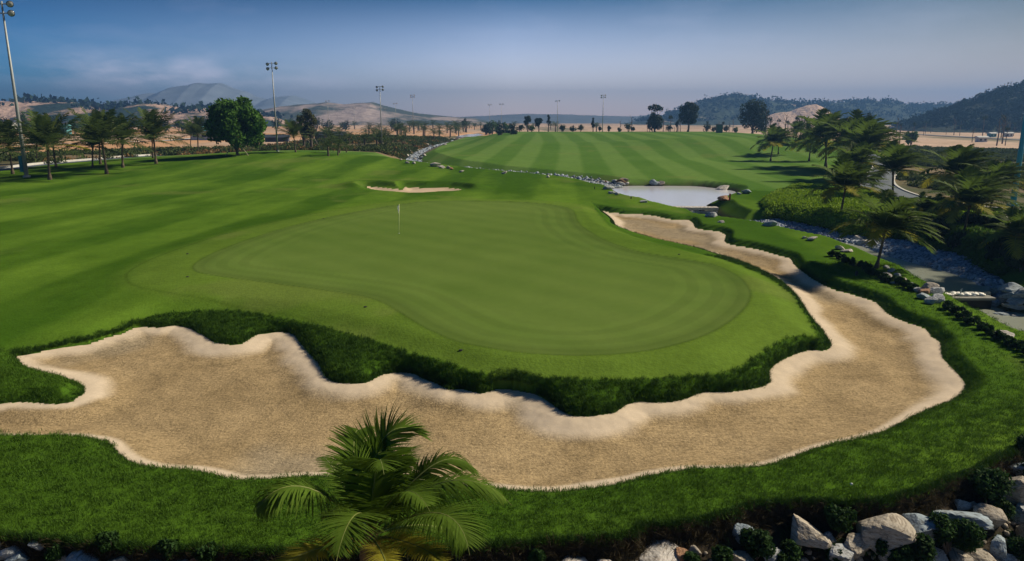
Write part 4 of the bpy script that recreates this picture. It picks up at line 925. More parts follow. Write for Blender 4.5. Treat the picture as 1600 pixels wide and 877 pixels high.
# far line of palms and the young palms on the creek bank: light copies
far_protos = []
for s_ in (31, 32, 33):
    o = empty('young_palm', (0, 0, 0)); t = MB(); t.tube([(0, 0, -0.3), (0.1, 0, 2.2)], [0.28, 0.2], 6); t.build('trunk', M['palm_trunk'], o)
    big = MB()
    for i in range(15):
        a = i*2.39996; e = R(80-i*5.2); d = Vector((math.cos(a)*math.cos(e), math.sin(a)*math.cos(e), math.sin(e))); top = Vector((0.1, 0, 2.2))
        p1 = top+d*1.4; p2 = p1+(d+Vector((0.15, 0, -0.5))).normalized()*1.3; p3 = p2+(d+Vector((0.25, 0, -1.2))).normalized()*1.2
        mb_, nr_ = frond_mesh([top, p1, p2, p3], 3.8, 11, 0.11, s_*50+i, hang=0.5, wind=(0.1, 0, 0), segs=1, rach=0.04, maxl=0.3)
        big.add(mb_.V, mb_.F)
    big.build('crown', M['frond_far'], o); far_protos.append(o)
yp = []; q = random.Random(4)
for i in range(46):
    f = q.random(); u = 500+220*f+q.uniform(-8, 8); v = 236-30*f+q.uniform(-14, 12)
    if u > 690: v = 205+q.random()*10
    if v > 248-abs(u-560)*0.02 or v < 198: v = 215+q.random()*14-10*f
    yp.append((u, v, q.uniform(17, 30)*(0.75+0.4*(v-195)/40)))
yp.sort(); hp = hits([(a, b) for a, b, c in yp])
for i, ((u, v, hpx), p) in enumerate(zip(yp, hp)):
    put_palm(far_protos, i, u, v, v-hpx, f'bushy young palm on the brown creek bank, {ordw(i)} from the left', 'young palms on the scrub bank', base_h=5.2, p=p, rz=q.uniform(0, 6), cat='young palm')
fp = []
for i in range(58):
    u = q.choice([q.uniform(45, 190), q.uniform(470, 760), q.uniform(470, 760), q.uniform(760, 930)]); d_ = q.uniform(430, 760); fp.append((u, d_))
fp.sort()
for i, (u, d_) in enumerate(fp):
    p = np.array([(u-800)/F*d_, d_, 0.0]); p[2] = float(height(p[0], p[1])); hh = q.uniform(6, 9.5)
    put_palm(far_protos, i, u, 0, 0, f'small dark palm in the distant tree line, {ordw(i)} from the left', 'palms of the far tree line', base_h=5.2, p=p, rz=q.uniform(0, 6))
    o = COL.objects[-1] if False else None
for o in [x for x in COL.objects if x.get('group') == 'palms of the far tree line']:
    k = random.uniform(1.2, 1.9); o.scale = (k, k, k)

# ------------------------------------------------------------------ broadleaf trees
def T(u, vb, vt, wpx, m, label, d=None, group=None, **kw):
    if d is None: p = hits([(u, vb)])[0]
    else: p = np.array([(u-800)/F*d, d, 0.]); p[2] = float(height(p[0], p[1]))
    h = toppix(p, vt); mpp = p[1]/F
    return tree(kw.pop('name', 'broadleaf_tree'), p, h, wpx*mpp, M[m], label, group, **kw), p, mpp
ROUND = []
_q = random.Random(31)
for (zz_, rad_, n_) in ((3.6, 4.0, 9), (5.6, 4.6, 11), (7.6, 3.9, 9), (9.3, 2.2, 5), (5.5, 1.8, 4)):
    for k_ in range(n_): a_ = k_*6.283/n_+_q.uniform(-.3, .3); ROUND.append((math.cos(a_)*rad_*_q.uniform(.8, 1.05), math.sin(a_)*rad_*_q.uniform(.8, 1.05), zz_+_q.uniform(-.5, .5), _q.uniform(1.2, 1.75)))
o, p, k = T(372, 243, 170, 112, 'leaf_round', 'dense round green tree propped with stakes behind the lawn crest', nleaf=12000, ls=0.34, trunk=0.10, seed=3, name='round_tree', layers=ROUND)
for a in (-1, 1):
    b = MB(); b.tube([(a*2.2, -0.6, 0), (a*0.3, -0.2, 2.6)], [0.07, 0.06], 6); b.build('support_pole', M['bamboo'], o)
b = MB(); b.tube([(0.2, -0.7, 1.5), (3.4, -0.9, 1.4)], [0.06, 0.06], 6); b.build('support_pole', M['bamboo'], o)
for j, (u, vb, vt, wp, lb) in enumerate(((487, 233, 157, 30, 'tall slender tree with sparse leaves right of the small palm'), (476, 233, 170, 22, 'shorter slender tree leaning against the tall sparse one'))):
    o, p, k = T(u, vb, vt, wp, 'leaf_olive', lb, nleaf=1500, ls=0.28, trunk=0.10, seed=40+j, name='slender_tree', nb=16, group='slender trees in the scrub')
    for a in (-1, 1): b = MB(); b.tube([(a*2.6, 0, 0), (0, 0, 4.5)], [0.07, 0.06], 5); b.build('support_pole', M['bamboo'], o)
# crest trees of the far fairway
def LB(h, wd, L): return [(x*wd, 0.3*y*wd, z*h, r*wd) for x, y, z, r in L]
D1 = 345
for u, vb, vt, wp, m, lb, L, nl, tr in (
    (1019, 206, 164, 27, 'leaf_dark', 'tall tree on the crest with a flat crown above a round lower crown', [(-.05,0,.90,.20),(.12,0,.88,.17),(-.3,0,.88,.15),(.3,0,.84,.12),(0,0,.45,.30),(.2,.3,.42,.26),(-.2,-.3,.42,.26),(.05,0,.3,.28),(-.25,0,.2,.2),(.2,0,.2,.18)], 2600, .1),
    (1069, 206, 160, 31, 'leaf_dark', 'tall spreading dark tree on the crest left of the wooded hill', [(-.1,0,.90,.18),(.15,0,.86,.2),(-.3,0,.78,.18),(.32,0,.78,.18),(0,0,.7,.3),(-.28,0,.55,.22),(.28,0,.55,.2),(.1,0,.42,.24),(-.2,0,.38,.18),(.3,0,.35,.12)], 2800, .2),
    (1168, 214, 159, 48, 'leaf_dark', 'largest dark tree on the crest in front of the wooded hill', [(-.05,0,.88,.2),(.15,0,.82,.22),(-.22,0,.75,.22),(.05,.2,.65,.28),(.3,0,.62,.2),(-.32,0,.5,.17),(.33,0,.42,.17),(-.2,0,.35,.18),(.1,-.2,.45,.26),(.3,0,.2,.16),(.15,0,.25,.2)], 4500, .15),
    (728, 198, 179, 13, 'leaf_dark', 'lone round tree far beyond the creek bend', None, 900, .2),
    (824, 202, 178, 14, 'leaf_dark', 'first dark tree behind the far fairway, left of the paired poles', None, 900, .3),
    (841, 202, 181, 15, 'leaf_dark', 'round dark tree second in the row behind the far fairway', None, 900, .25),
    (856, 203, 178, 7, 'leaf_dark', 'narrow dark tree third in the row behind the far fairway', None, 500, .3),
    (924, 206, 183, 7, 'leaf_dark', 'narrow dark tree left of the four lamp mast on the crest', None, 500, .2),
    (1052, 206, 188, 8, 'leaf_olive', 'thin reddish sapling between the two tall crest trees', None, 250, .4)):
    dd = D1 if u > 900 else (520 if u == 728 else 400)
    if u == 1168: dd = 325
    p = np.array([(u-800)/F*dd, dd, 0.]); p[2] = float(height(p[0], p[1])); h = toppix(p, vt); wd = wp*dd/F
    tree('crest_tree', p, h, wd, M[m], lb, 'trees on the crest of the far fairway', trunk=tr, nleaf=nl, ls=0.40, seed=u, layers=LB(h, wd, L) if L else None, nb=10)
def bush(u, vb, vt, wpx, m, label, group, d=None, n=500, ls=0.25, seed=0, p=None, name='shrub'):
    if p is None:
        if d is None: p = hits([(u, vb)])[0]
        else: p = np.array([(u-800)/F*d, d, 0.]); p[2] = float(height(p[0], p[1]))
    h = max(toppix(p, vt), 0.4); wd = wpx*p[1]/F; o = empty(name, p); tag(o, label, 'shrub', group)
    t = MB(); q_ = random.Random(seed)
    for i in range(4): t.tube([(0, 0, -0.2), (q_.uniform(-.3, .3)*wd, q_.uniform(-.3, .3)*wd, h*0.7)], [wd*0.03, wd*0.01], 5, caps=False)
    t.build('stem', M['bark'], o)
    crown_obj('crown', rand_blobs(0, 0, h*0.52, wd*0.36, h*0.34, 9, min(wd, h)*0.26, seed), n, ls, M[m], o, seed, 0.4)
    return o
CR = [(1040,206,195,11,'leaf_dark'),(1097,206,193,16,'leaf_dark'),(1109,207,198,10,'leaf_olive'),(1128,208,196,9,'leaf_dark'),(1142,209,199,10,'leaf_green'),(1185,212,198,12,'leaf_dark'),(985,206,196,7,'leaf_dark'),(978,206,192,14,'leaf_olive'),(948,206,196,6,'leaf_dark'),(934,206,198,7,'leaf_dark'),(905,205,194,10,'leaf_olive'),(893,205,196,12,'leaf_dark'),(878,205,195,12,'leaf_dark'),(812,202,194,14,'leaf_dark'),(800,201,194,14,'leaf_dark'),(830,203,195,12,'leaf_green'),(964,206,200,8,'leaf_olive')]
crs = {c_[0]: k_ for k_, c_ in enumerate(sorted(CR))}
for i, (u, vb, vt, wp, m) in enumerate(CR):
    bush(u, vb, vt, wp, m, f'low {"dark" if m=="leaf_dark" else "lighter"} shrub on the far crest at the edge of the plain, {ordw(crs[u])} from left', 'shrubs on the far crest', d=352+random.uniform(-8, 14), n=260, ls=0.35, seed=i+60)
BS = [(770,440,186,22),(779,445,189,16),(760,430,193,14),(790,450,190,12),(622,560,183,26),(500,540,178,22),(480,545,176,26),(440,560,183,22),(415,560,185,30),(460,565,184,18),(520,550,186,20),(545,600,187,20),(205,500,182,22),(290,480,184,14),(296,485,186,12),(55,440,170,16),(75,440,172,20),(100,450,176,24),(130,450,178,20),(20,430,180,30),(-20,430,176,30),(150,460,184,26),(270,520,186,24),(330,540,184,30),(1413,250,201,20)]
bsr = {c_[0]: k_ for k_, c_ in enumerate(sorted(BS))}
for i, (u, d_, vt, wp) in enumerate(BS):
    bush(u, 0, vt, wp, 'leaf_dark' if i % 3 else 'leaf_green', (f'dark bushy tree in the thicket ending the far fairway, {ordw(bsr[u])} bushy tree from left' if 755 < u < 795 else 'small round leafed tree on the sandy plain behind the right grove' if u > 1400 else f'dark bushy tree in the distant line of the left plain, {ordw(bsr[u])} from left'), 'bushy trees of the far plain', d=d_, n=500, ls=0.5, seed=i+160, name='bushy_tree')
# thicket below the far pond
th = hits([(775,206),(790,208),(800,210),(782,211),(765,210),(757,207)])
for i, p in enumerate(th): bush(0, 0, 203, 26, 'leaf_dark', f'dark low thicket beside the pale far pond, {ordw(i)} clump along its bank', 'thicket by the far pond', p=p, n=500, ls=0.4, seed=i+260)

# bare saplings and stumps on the sandy plain to the right
q = random.Random(9); bare = []
for s_ in range(4):
    o = empty('bare_tree', (0, 0, 0)); qq = random.Random(s_+70); t = MB(); t.tube([(0, 0, -0.5), (qq.uniform(-.2, .2), 0, 4), (qq.uniform(-.4, .4), 0, 8)], [0.22, 0.16, 0.08], 6); t.build('trunk', M['deadwood'], o)
    b = MB()
    for k in range(7):
        z = 3.6+qq.random()*4; a = qq.uniform(0, 6.28); l = qq.uniform(0.8, 2.0); b.tube([(0, 0, z), (math.cos(a)*l*0.6, math.sin(a)*l*0.6, z+l*0.7), (math.cos(a)*l, math.sin(a)*l, z+l*1.3)], [0.08, 0.05, 0.02], 4, caps=False)
    b.build('branches', M['deadwood'], o)
    if s_ % 2: crown_obj('crown', rand_blobs(0, 0, 8, 1.0, 1.0, 5, 0.7, s_), 120, 0.3, M['leaf_dark'], o, s_)
    bare.append(o)
ub = set()
spots = [(u, q.uniform(255, 520)) for u in [q.uniform(1185, 1600) for _ in range(46)]]+[(u, q.uniform(380, 560)) for u in [q.uniform(960, 1180) for _ in range(20)]]
for i, (u, d_) in enumerate(sorted(spots)):
    pr_ = bare[i % 4]; o = pr_ if pr_ not in ub else copy_tree(pr_); ub.add(pr_); x = (u-800)/F*d_; o.location = (x, d_, float(height(x, d_))); k = q.uniform(0.5, 1.25); o.scale = (k, k, k); o.rotation_euler = (0, 0, q.uniform(0, 6)); tag(o, f'thin bare sapling standing on the sandy plain, {ordw(i)} from the left', 'sapling', 'bare saplings on the sandy plain')
# tall trees that stand proud of the near wooded hill
tops = hG.reshape(-1, 3)
ridge = hG[np.argmax(hG[:, :, 2], axis=0), np.arange(hG.shape[1])]
hsel = [r_ for r_ in ridge if r_[2] > 8]; hsel = sorted([hsel[q.randrange(len(hsel))] for _ in range(26)], key=lambda r_: r_[0])
for i in range(26):
    r_ = hsel[i]; pr_ = bare[q.randrange(4)]; o = copy_tree(pr_); o.location = tuple(r_-np.array([0, 0, 0.6])); k = q.uniform(0.5, 0.9); o.scale = (k, k, k); o.rotation_euler = (0, 0, q.uniform(0, 6)); tag(o, f'spindly tree on the skyline of the dark right hill, {ordw(i)} from the left', 'tree', 'spindly trees on the hill skyline')
# tree cover of the wooded hills as leaf masses
def hillcover(name, G, n, size, m, label, seed, thr=0.42, zmin=2, flat_=(1, 1, 0.75)):
    r = np.random.default_rng(seed); P_ = G.reshape(-1, 3); P_ = P_[P_[:, 2] > zmin]; k = r.integers(0, len(P_), n*3)
    P_ = P_[k]+r.normal(size=(n*3, 3))*np.array([3, 4, 0.3]); c = fbm(P_[:, 0]/38, P_[:, 1]/38+P_[:, 2]/20, 3, seed)+0.5; P_ = P_[c > thr][:n]
    cl = np.repeat(P_, 22, 0); sz = np.repeat(size*(0.6+0.9*r.random(len(P_))), 22); cl = cl+r.normal(size=cl.shape)*np.array(flat_)*sz[:, None]*0.55; cl[:, 2] += sz*0.3
    V, Q = leaf_cloud(cl, r.normal(size=cl.shape), sz*0.30, 0.8, seed)
    o = mk(name, None, None, shared=fast_mesh(name, V, Q, m)); tag(o, label, 'trees', kind='stuff')
M['hill_leaf'] = mat('hill_leaf', (0.022, 0.040, 0.026), 0.95, 0.3, 0.03, spec=0.0)
hillcover('hill_trees', hG, 3600, 2.4, M['hill_leaf'], 'dark tree cover over the near right hill', 5)
hillcover('hill_trees', hE, 1500, 5.0, M['hill_leaf'], 'tree cover over the long wooded hill', 6, 0.36, 6)
hillcover('dune_trees', hA, 260, 9.0, M['hill_leaf'], 'dark tree clumps on the left dunes', 7, 0.60, 12, (2.4, 1.5, 0.42))

# ------------------------------------------------------------------ distant buildings
def building(u, d_, wd, h, dp, wall, roof, label, nwin=5, gable=True):
    x = (u-800)/F*d_; z = float(height(x, d_)); o = empty('low_building', (x, d_, z), random.uniform(-.2, .2)); tag(o, label, 'building', 'distant low buildings')
    b = MB(); b.box((0, 0, h/2-0.5), (wd, dp, h+1)); b.build('wall', wall, o)
    r_ = MB(); a = wd/2+0.5; c = dp/2+0.6; k = h+dp*0.22
    r_.add([(-a, -c, h), (a, -c, h), (a, 0, k), (-a, 0, k), (-a, c, h), (a, c, h), (-a, -c, h-0.2), (a, -c, h-0.2), (-a, c, h-0.2), (a, c, h-0.2)], [(0,1,2,3),(3,2,5,4),(0,6,7,1),(4,5,9,8),(0,3,4,8,6),(1,7,9,5,2)]); r_.build('roof', roof, o)
    for i in range(nwin):
        s_ = MB(); s_.box((-wd/2+wd*(i+0.5)/nwin, -dp/2-0.02, h*0.5), (wd/nwin*0.45, 0.12, h*0.4)); s_.build('window', M['black'], o)
building(334, 330, 12, 4.2, 8, M['wallw'], M['wallteal'], 'white and teal shed left of the round tree', 3)
building(114, 420, 6, 5, 5, M['wallteal'], M['wallteal'], 'small bright teal hut behind the left palms', 1)
building(440, 300, 9, 1.8, 5, M['roofd'], M['roofd'], 'dark low roofed shelter right of the tall mast', 2)
building(522, 330, 13, 2.2, 6, M['roofd'], M['roofd'], 'long dark roofed shelter right of the slender trees', 3)
for i, (u, d_) in enumerate([(20,700),(45,720),(70,690),(110,720),(140,700),(165,730),(200,760),(95,760),(10,760),(30,650)]):
    building(u, d_, random.uniform(10, 18), random.uniform(5, 9), 8, M['wallw'], M['roofd'] if i % 2 else M['rock_rust'], 'small far building at the foot of the left dunes', 4)
for i, (u, d_, c_) in enumerate([(1352+55, 330, 'wallw'), (1535, 380, 'wallteal'), (1560, 385, 'wallw'), (1520, 300, 'wallw')]):
    building(u, d_, 3.6, 1.9, 2.4, M[c_], M['wallw'], 'small site hut on the sandy plain before the dark hill', 2)
# service roads over the plain
for pts, wdt in ((((900, 460), (1200, 330), (1700, 260)), 0), (((1290, 208), (1400, 209), (1500, 214), (1640, 221)), 5.5), (((0, 0),), 0)):
    if not wdt: continue
    P_ = smooth_poly(np.array([onz(u, v, 0.2) for u, v in pts]), 8, False); ribbon('plain_road', P_, wdt, 0, M['asphalt'], zo=0.3, label='grey road crossing the sandy plain')
P_ = smooth_poly(np.array([onz(u, v, 0.2) for u, v in [(-60,228),(120,224),(200,222),(270,219),(340,213.5),(420,211)]]), 8, False); ribbon('plain_road', P_, 4, 0, M['wallw'], zo=0.3, label='pale road crossing the orange sand at the left')

# ------------------------------------------------------------------ shrubs over the rock slope
SHR = [(1180,852,66,46),(1225,872,60,34),(1310,815,52,44),(1310,872,40,30),(1430,862,74,46),(1482,838,120,62),(1400,872,50,30),(1545,762,80,60),(1592,862,50,46),(1598,700,34,40),(1120,872,50,34),(1375,858,40,30),(1560,800,44,40),(1620,740,60,60),(90,862,44,18),(330,872,40,14),(170,856,40,12),(840,878,36,16),(265,864,34,12),(1080,880,40,22),(1630,830,70,70)]
SHR.sort(); hp = hits([(a, min(b+d_*0.4, 900)) for a, b, c, d_ in SHR])
for i, ((u, v, wp, hpx), p) in enumerate(zip(SHR, hp)):
    mpp = p[1]/F; bush(u, v, v-hpx*0.55, wp, 'leaf_bush', f'dark leafy shrub between the boulders of the rock slope, {ordw(i)} from the left', 'shrubs on the rock slope', p=p, n=int(900+wp*26), ls=0.050, seed=400+i)

DK = [(1430,372,40,30),(1462,378,46,34),(1495,392,50,36),(1530,398,56,40),(1560,412,50,40),(1595,425,60,44),(1448,350,36,24),(1520,362,44,30),(1556,372,50,34),(1590,385,56,40),(1480,352,34,26),(1415,352,30,20),(1610,350,50,34),(1380,352,26,18)]
for i, (p, (u, v, wp, hp_)) in enumerate(zip(hits([(a, b) for a, b, c, d_ in DK]), DK)):
    bush(u, v, v-hp_, wp, 'leaf_dark' if i % 3 else 'leaf_cover', f'dense dark shrub above the gravel bank, {ordw(sorted(DK).index(DK[i]))} from the left', 'dense shrubs above the gravel bank', p=p, n=1500, ls=0.14, seed=560+i)
# hedge between lawn strip and stream
HE = [(1300,401),(1312,405),(1325,410),(1338,416),(1350,422),(1362,429),(1375,436),(1390,441),(1403,444),(1415,449),(1425,454)]
for i, (p, (u, v)) in enumerate(zip(hits(HE), HE)):
    bush(u, v, v-6-3*random.random(), 26+14*random.random(), 'leaf_bush', f'low clipped shrub of the dark hedge beside the slanting palm, {ordw(i)} from its upper end', 'hedge by the slanting palm', p=p, n=1300, ls=0.07, seed=450+i)
HE = [(1482,484),(1495,491),(1508,499),(1520,507),(1532,515),(1544,523),(1556,530),(1568,536),(1580,542),(1592,548),(1604,556),(1620,566)]
for i, (p, (u, v)) in enumerate(zip(hits(HE), HE)):
    bush(u, v, v-6-4*random.random(), 26+14*random.random(), 'leaf_bush', f'low shrub at the lawn edge above the lower pool, {ordw(i)} from the weir', 'shrubs along the lower pool', p=p, n=1300, ls=0.06, seed=480+i)

# ------------------------------------------------------------------ stuff by geometry nodes
def instancer(name, P_, proto, scale, label, rot=None, lean=0.25, seed=0, cat='grass'):
    me = bpy.data.meshes.new(name); me.vertices.add(len(P_)); me.vertices.foreach_set('co', np.asarray(P_, np.float32).ravel())
    r = np.random.default_rng(seed); a = me.attributes.new('sc', 'FLOAT_VECTOR', 'POINT'); s_ = scale*(0.55+0.9*r.random(len(P_))**1.5); a.data.foreach_set('vector', np.repeat(s_[:, None], 3, 1).astype(np.float32).ravel())
    e = np.stack([lean*r.normal(size=len(P_)), lean*r.normal(size=len(P_)), 6.28*r.random(len(P_))], 1) if rot is None else rot
    a = me.attributes.new('rt', 'FLOAT_VECTOR', 'POINT'); a.data.foreach_set('vector', e.astype(np.float32).ravel())
    o = bpy.data.objects.new(name, me); COL.objects.link(o); ng = bpy.data.node_groups.new(name, 'GeometryNodeTree')
    ng.interface.new_socket('Geometry', in_out='INPUT', socket_type='NodeSocketGeometry'); ng.interface.new_socket('Geometry', in_out='OUTPUT', socket_type='NodeSocketGeometry')
    gi = ng.nodes.new('NodeGroupInput'); go = ng.nodes.new('NodeGroupOutput'); ip = ng.nodes.new('GeometryNodeInstanceOnPoints'); oi = ng.nodes.new('GeometryNodeObjectInfo'); oi.inputs['Object'].default_value = proto
    for nm, sock in (('sc', 'Scale'), ('rt', 'Rotation')):
        na_ = ng.nodes.new('GeometryNodeInputNamedAttribute'); na_.data_type = 'FLOAT_VECTOR'; na_.inputs[0].default_value = nm; ng.links.new(na_.outputs[0], ip.inputs[sock])
    ng.links.new(gi.outputs[0], ip.inputs['Points']); ng.links.new(oi.outputs['Geometry'], ip.inputs['Instance']); ng.links.new(ip.outputs[0], go.inputs[0])
    mo = o.modifiers.new('scatter', 'NODES'); mo.node_group = ng; tag(o, label, cat, kind='stuff'); return o
def proto_obj(name, V, Q, m): return bpy.data.objects.new(name, fast_mesh(name, V, Q, m))
def tuft(n, h, rad, w_, seed, curl=0.35):
    r = np.random.default_rng(seed); V = []; Q = []
    for i in range(n):
        a = r.random()*6.28; rr_ = rad*math.sqrt(r.random()); x, y = rr_*math.cos(a), rr_*math.sin(a); b = r.random()*6.28; l = h*(0.6+0.6*r.random()); cx, cy = curl*l*math.cos(b), curl*l*math.sin(b); wx, wy = -math.sin(b)*w_, math.cos(b)*w_
        k = len(V); V += [(x-wx, y-wy, -0.01), (x+wx, y+wy, -0.01), (x+cx*0.4+wx*0.7, y+cy*0.4+wy*0.7, l*0.6), (x+cx*0.4-wx*0.7, y+cy*0.4-wy*0.7, l*0.6), (x+cx, y+cy, l), (x+cx, y+cy, l)]
        Q += [(k, k+1, k+2, k+3), (k+3, k+2, k+4, k+5)]
    return V, Q
short = proto_obj('grass_tuft', *tuft(22, 0.055, 0.13, 0.0045, 1, 0.6), M['blade'])
longt = proto_obj('long_tuft', *tuft(20, 0.17, 0.10, 0.0055, 2, 0.55), M['blade_long'])
thatch = proto_obj('thatch_tuft', *tuft(20, 0.20, 0.10, 0.006, 3, 0.5), M['thatch'])
r = np.random.default_rng(77)
def scatter(n, x0, x1, y0, y1): return x0+(x1-x0)*r.random(n), y0+(y1-y0)*r.random(n)
def inview(x, y, m=1.25): return np.abs(x) < (y*0.71+1.5)*m
# foreground and side rough
x, y = scatter(260000, -42, 42, 12, 46); k = inview(x, y, 1.1); x, y = x[k], y[k]
z, s_ = height(x, y, True)
keep = (s_['ds'] > 0.0) & (s_['de'] < 0.0) & (s_['ds'] < 14) & (~(s_['inner'] & (s_['dp'] < 0))) & (r.random(len(x)) < np.clip((30/np.maximum(y, 1))**1.2, 0.25, 1)*(1-0.75*ss((x-9)/6)*ss((y-20)/6)))
instancer('rough_grass', np.stack([x, y, z], 1)[keep], short, 1.15, 'short rough grass round the bunker', seed=1)
# long grass hanging over the bunker lips
def along(P, step, closed=True):
    out = []; n = len(P)
    for i in range(n if closed else n-1):
        a, b = P[i], P[(i+1) % n]; L = np.linalg.norm(b-a); k = max(1, int(L/step)); out.append(a+(b-a)*(np.arange(k)/k)[:, None])
    return np.concatenate(out)
A_ = along(SAND, 0.022); A_ = A_[A_[:, 1] < 95]; A_ = np.repeat(A_, 3, 0); A_ = A_+r.normal(size=A_.shape)*0.13
z, s_ = height(A_[:, 0], A_[:, 1], True); keep = (s_['ds'] > -0.05) & (s_['ds'] < 0.55)
# lips facing the camera carry shaggier grass
inn_ = sdf(ISLAND, A_[:, 0], A_[:, 1], reach=2) < 0
instancer('lip_grass', np.stack([A_[:, 0], A_[:, 1], z], 1)[keep & inn_], longt, 0.80, 'shaggy grass along the bunker lips', seed=2, lean=0.5)
instancer('lip_grass', np.stack([A_[:, 0], A_[:, 1], z], 1)[keep & ~inn_], longt, 0.42, 'shorter grass along the outer bunker edge', seed=22, lean=0.5)
x, y = scatter(90000, -30, 30, 16, 48); z, s_ = height(x, y, True); keep = s_['inner'] & (s_['dp'] > -0.05) & (s_['ds'] > 0) & (s_['ds'] < 3.5)
instancer('bank_grass', np.stack([x, y, z], 1)[keep], longt, 0.85, 'long grass on the bank above the bunker', seed=3, lean=0.45)
# thatch and roots under the turf edge
A_ = along(poly(EDGEPX, 0.0), 0.02, False); A_ = A_[(np.abs(A_[:, 0]) < 22)]; A_ = np.repeat(A_, 4, 0)+r.normal(size=(len(A_)*4, 2))*0.09; A_[:, 1] -= 0.02
z, s_ = height(A_[:, 0], A_[:, 1], True); keep = (s_['de'] > -0.12) & (s_['de'] < 0.4)
instancer('thatch_fringe', np.stack([A_[:, 0], A_[:, 1], z], 1)[keep & (s_['de'] > 0.02)], thatch, 0.9, 'dry thatch under the turf edge', seed=4, lean=0.8)
instancer('edge_grass', np.stack([A_[:, 0], A_[:, 1], z], 1)[keep & (s_['de'] <= 0.04)], longt, 0.7, 'grass hanging over the turf edge', seed=5, lean=0.6)
# small stones and weeds between the boulders
x, y = scatter(26000, -20, 24, 9.5, 24); k = inview(x, y, 1.15); x, y = x[k], y[k]; z, s_ = height(x, y, True); k = (s_['de'] > 0.35) & (s_['de'] < 7)
SLOPE = np.stack([x, y, z], 1)[k]
# gravel bank stones
xb = GRAVEL.min(0); xt = GRAVEL.max(0); x, y = scatter(60000, xb[0], xt[0], xb[1], xt[1]); d_ = sdf(GRAVEL, x, y); k = (d_ < 0.1); x, y = x[k], y[k]; z = height(x, y)
V0, F0 = ICO[1]; vs_ = V0*np.array([1, 0.8, 0.6]); vs_ = vs_*(1+0.25*(np.random.default_rng(3).random((len(vs_), 1))-0.5))
peb = bpy.data.objects.new('pebble', fast_mesh('pebble', vs_, np.array(F0), M['pebble']))
instancer('gravel_stones', np.stack([x, y, z+0.03], 1), peb, 0.19, 'blue grey stones of the gravel bank along the stream', seed=6, lean=0.6, cat='gravel')
peb2 = bpy.data.objects.new('slope_stone', fast_mesh('slope_stone', vs_, np.array(F0), M['rock_tan']))
instancer('slope_stones', SLOPE[::2]+np.array([0, 0, 0.02]), peb2, 0.085, 'small stones and rubble between the boulders', seed=26, lean=0.6, cat='gravel')
instancer('slope_weeds', SLOPE[1::5], longt, 1.2, 'thin weeds between the boulders', seed=27, lean=0.5)
# ground cover on the right bank
cp_ = along(CREEK, 0.12, False); cp_ = np.repeat(cp_, 2, 0); sg_ = np.where(r.random(len(cp_)) < 0.5, -1, 1); cp_ = cp_+np.stack([0.25*sg_*1.7, sg_*1.7], 1)*(0.9+0.5*r.random((len(cp_), 1)))+r.normal(size=cp_.shape)*0.35; z = height(cp_[:, 0], cp_[:, 1])
instancer('creek_stones', np.stack([cp_[:, 0], cp_[:, 1], z+0.03], 1), peb, 0.34, 'small stones edging the far creek', seed=16, lean=0.6, cat='gravel')
def leafclump(n, rad, h, size, seed, m, name):
    rr_ = np.random.default_rng(seed); P_ = rr_.normal(size=(n, 3)); P_ /= np.linalg.norm(P_, axis=1)[:, None]; P_ *= (0.6+0.4*rr_.random((n, 1))); P_[:, 2] = np.abs(P_[:, 2]); P_ = P_*np.array([rad, rad, h]); V, Q = leaf_cloud(P_, P_, size*np.ones(n), 0.6, seed); return proto_obj(name, V, Q, m)
lc1 = leafclump(60, 0.55, 0.6, 0.11, 1, M['leaf_cover'], 'cover_clump'); lc2 = leafclump(60, 0.5, 0.55, 0.11, 2, M['leaf_lime'], 'lime_clump'); lc3 = leafclump(46, 0.9, 0.8, 0.22, 3, M['leaf_scrub'], 'scrub_clump'); lc4 = leafclump(40, 0.8, 0.7, 0.2, 4, M['dry'], 'dry_clump')
xb = COVER.min(0); xt = COVER.max(0); x, y = scatter(90000, xb[0], min(xt[0], 90), xb[1], xt[1]); d_ = sdf(COVER, x, y); dpr = sdf(PATHR, x, y, closed=False); dgr = sdf(GRAVEL, x, y); dup_ = sdf(UPPER, x, y)
k = (d_ < 0) & (dpr > 2.8) & (dgr > 0.2) & (dup_ > 0.6) & (sdf(LOWER, x, y) > 2.5) & (sdf(poly([(1500,436),(1540,436),(1578,441),(1720,446),(1720,520),(1500,500)], -0.9), x, y) > 0); x, y = x[k], y[k]; z = height(x, y); k = z > -0.95; x, y, z = x[k], y[k], z[k]; c = fbm(x/7, y/9, 3, 5)+0.5; lim = (c+0.35*ss((56-x)/16)*ss((y-62)/10) > 0.60)
sub_ = r.random(len(x)) < 0.85
instancer('ground_cover', np.stack([x, y, z], 1)[~lim & sub_], lc1, 0.85, 'dark leafy ground cover above the gravel bank', seed=7, cat='ground cover')
instancer('ground_cover', np.stack([x, y, z+0.1], 1)[lim & sub_], lc2, 0.85, 'bright lime ground cover on the bank below the right grove', seed=8, cat='ground cover')
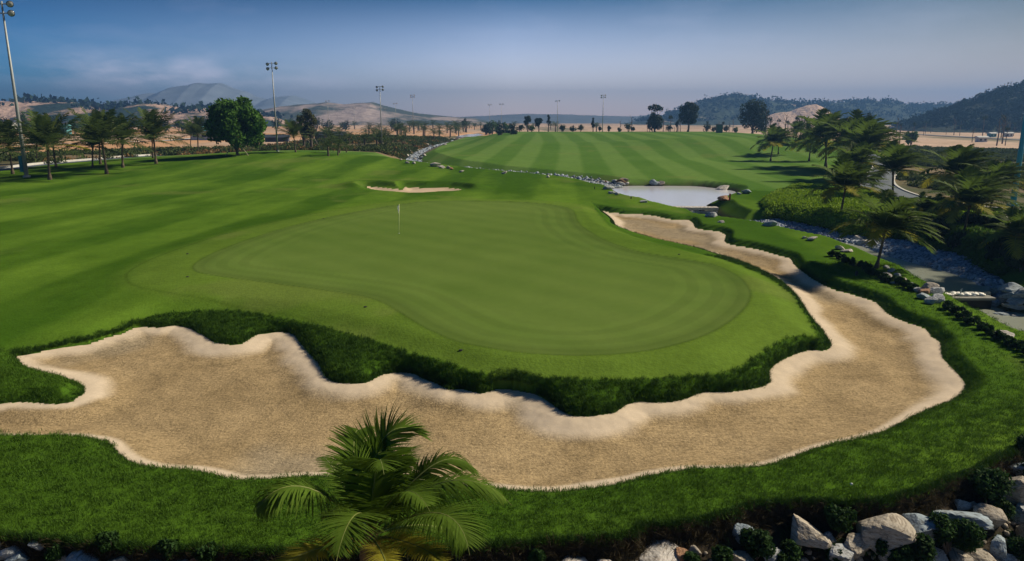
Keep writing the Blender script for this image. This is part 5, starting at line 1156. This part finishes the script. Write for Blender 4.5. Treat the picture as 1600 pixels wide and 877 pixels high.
# scrub on the waste ground
x, y = scatter(60000, -190, 5, 140, 430)
m1 = np.zeros(len(x), bool); 
pn_ = np.interp(x, PATHL[:, 0][np.argsort(PATHL[:, 0])], PATHL[:, 1][np.argsort(PATHL[:, 0])])
m1 = ((y > pn_+3) & (x < -62)) | ((y > 175) & (x < np.interp(y, [150, 175, 215, 260, 330, 460], [-21, -25, -29, -30, -27, -20])-1))
c = fbm(x/12, y/18, 4, 15)+0.5; m1 &= (c > 0.42) & (y < 360) & (y < np.interp(x, [-190, -90, -60, -30, 0], [205, 215, 300, 420, 400])+10); zz = height(x, y)
kk = r.random(len(x)) < 0.6
dm = m1 & (c > 0.43+0.12*r.random(len(x))) & kk; instancer('scrub', np.stack([x, y, zz], 1)[dm], lc3, 1.05, 'olive scrub on the waste ground left of the creek', seed=9, cat='scrub')
dm = m1 & (r.random(len(x)) < 0.16) & (x > -95); instancer('dry_scrub', np.stack([x, y, zz], 1)[dm], lc4, 1.0, 'dry brown brush on the bank left of the creek', seed=10, cat='scrub')
x, y = scatter(60000, 55, 200, 45, 260); m1 = (x > np.interp(y, PRy, PRx)+2.5) & (sdf(PATHR, x, y, closed=False) > 3) & inview(x, y, 1.1) & (y < np.interp(x, [55, 90, 130, 400], [300, 370, 230, 190])-8)
c = fbm(x/9, y/14, 4, 25)+0.5; zz = height(x, y); instancer('scrub', np.stack([x, y, zz], 1)[m1 & (c > 0.50)], lc3, 0.8, 'olive scrub on the waste ground right of the path', seed=11, cat='scrub')

# ------------------------------------------------------------------ air
HZ = 215.0; me = MB(); me.box((0, 2400, (HZ-6.5)/2), (9000, 6400, HZ+6.5))
hz = bpy.data.materials.new('haze_air'); hz.use_nodes = True; t = hz.node_tree; t.nodes.clear()
pv = N(t, 'ShaderNodeVolumePrincipled'); pv.inputs['Color'].default_value = (0.15, 0.33, 0.70, 1); pv.inputs['Density'].default_value = 0.00037; pv.inputs['Anisotropy'].default_value = 0.3
oo = N(t, 'ShaderNodeOutputMaterial'); t.links.new(pv.outputs[0], oo.inputs['Volume'])
o = me.build('haze', hz); tag(o, 'thin blue haze over the whole landscape', 'haze', kind='stuff')
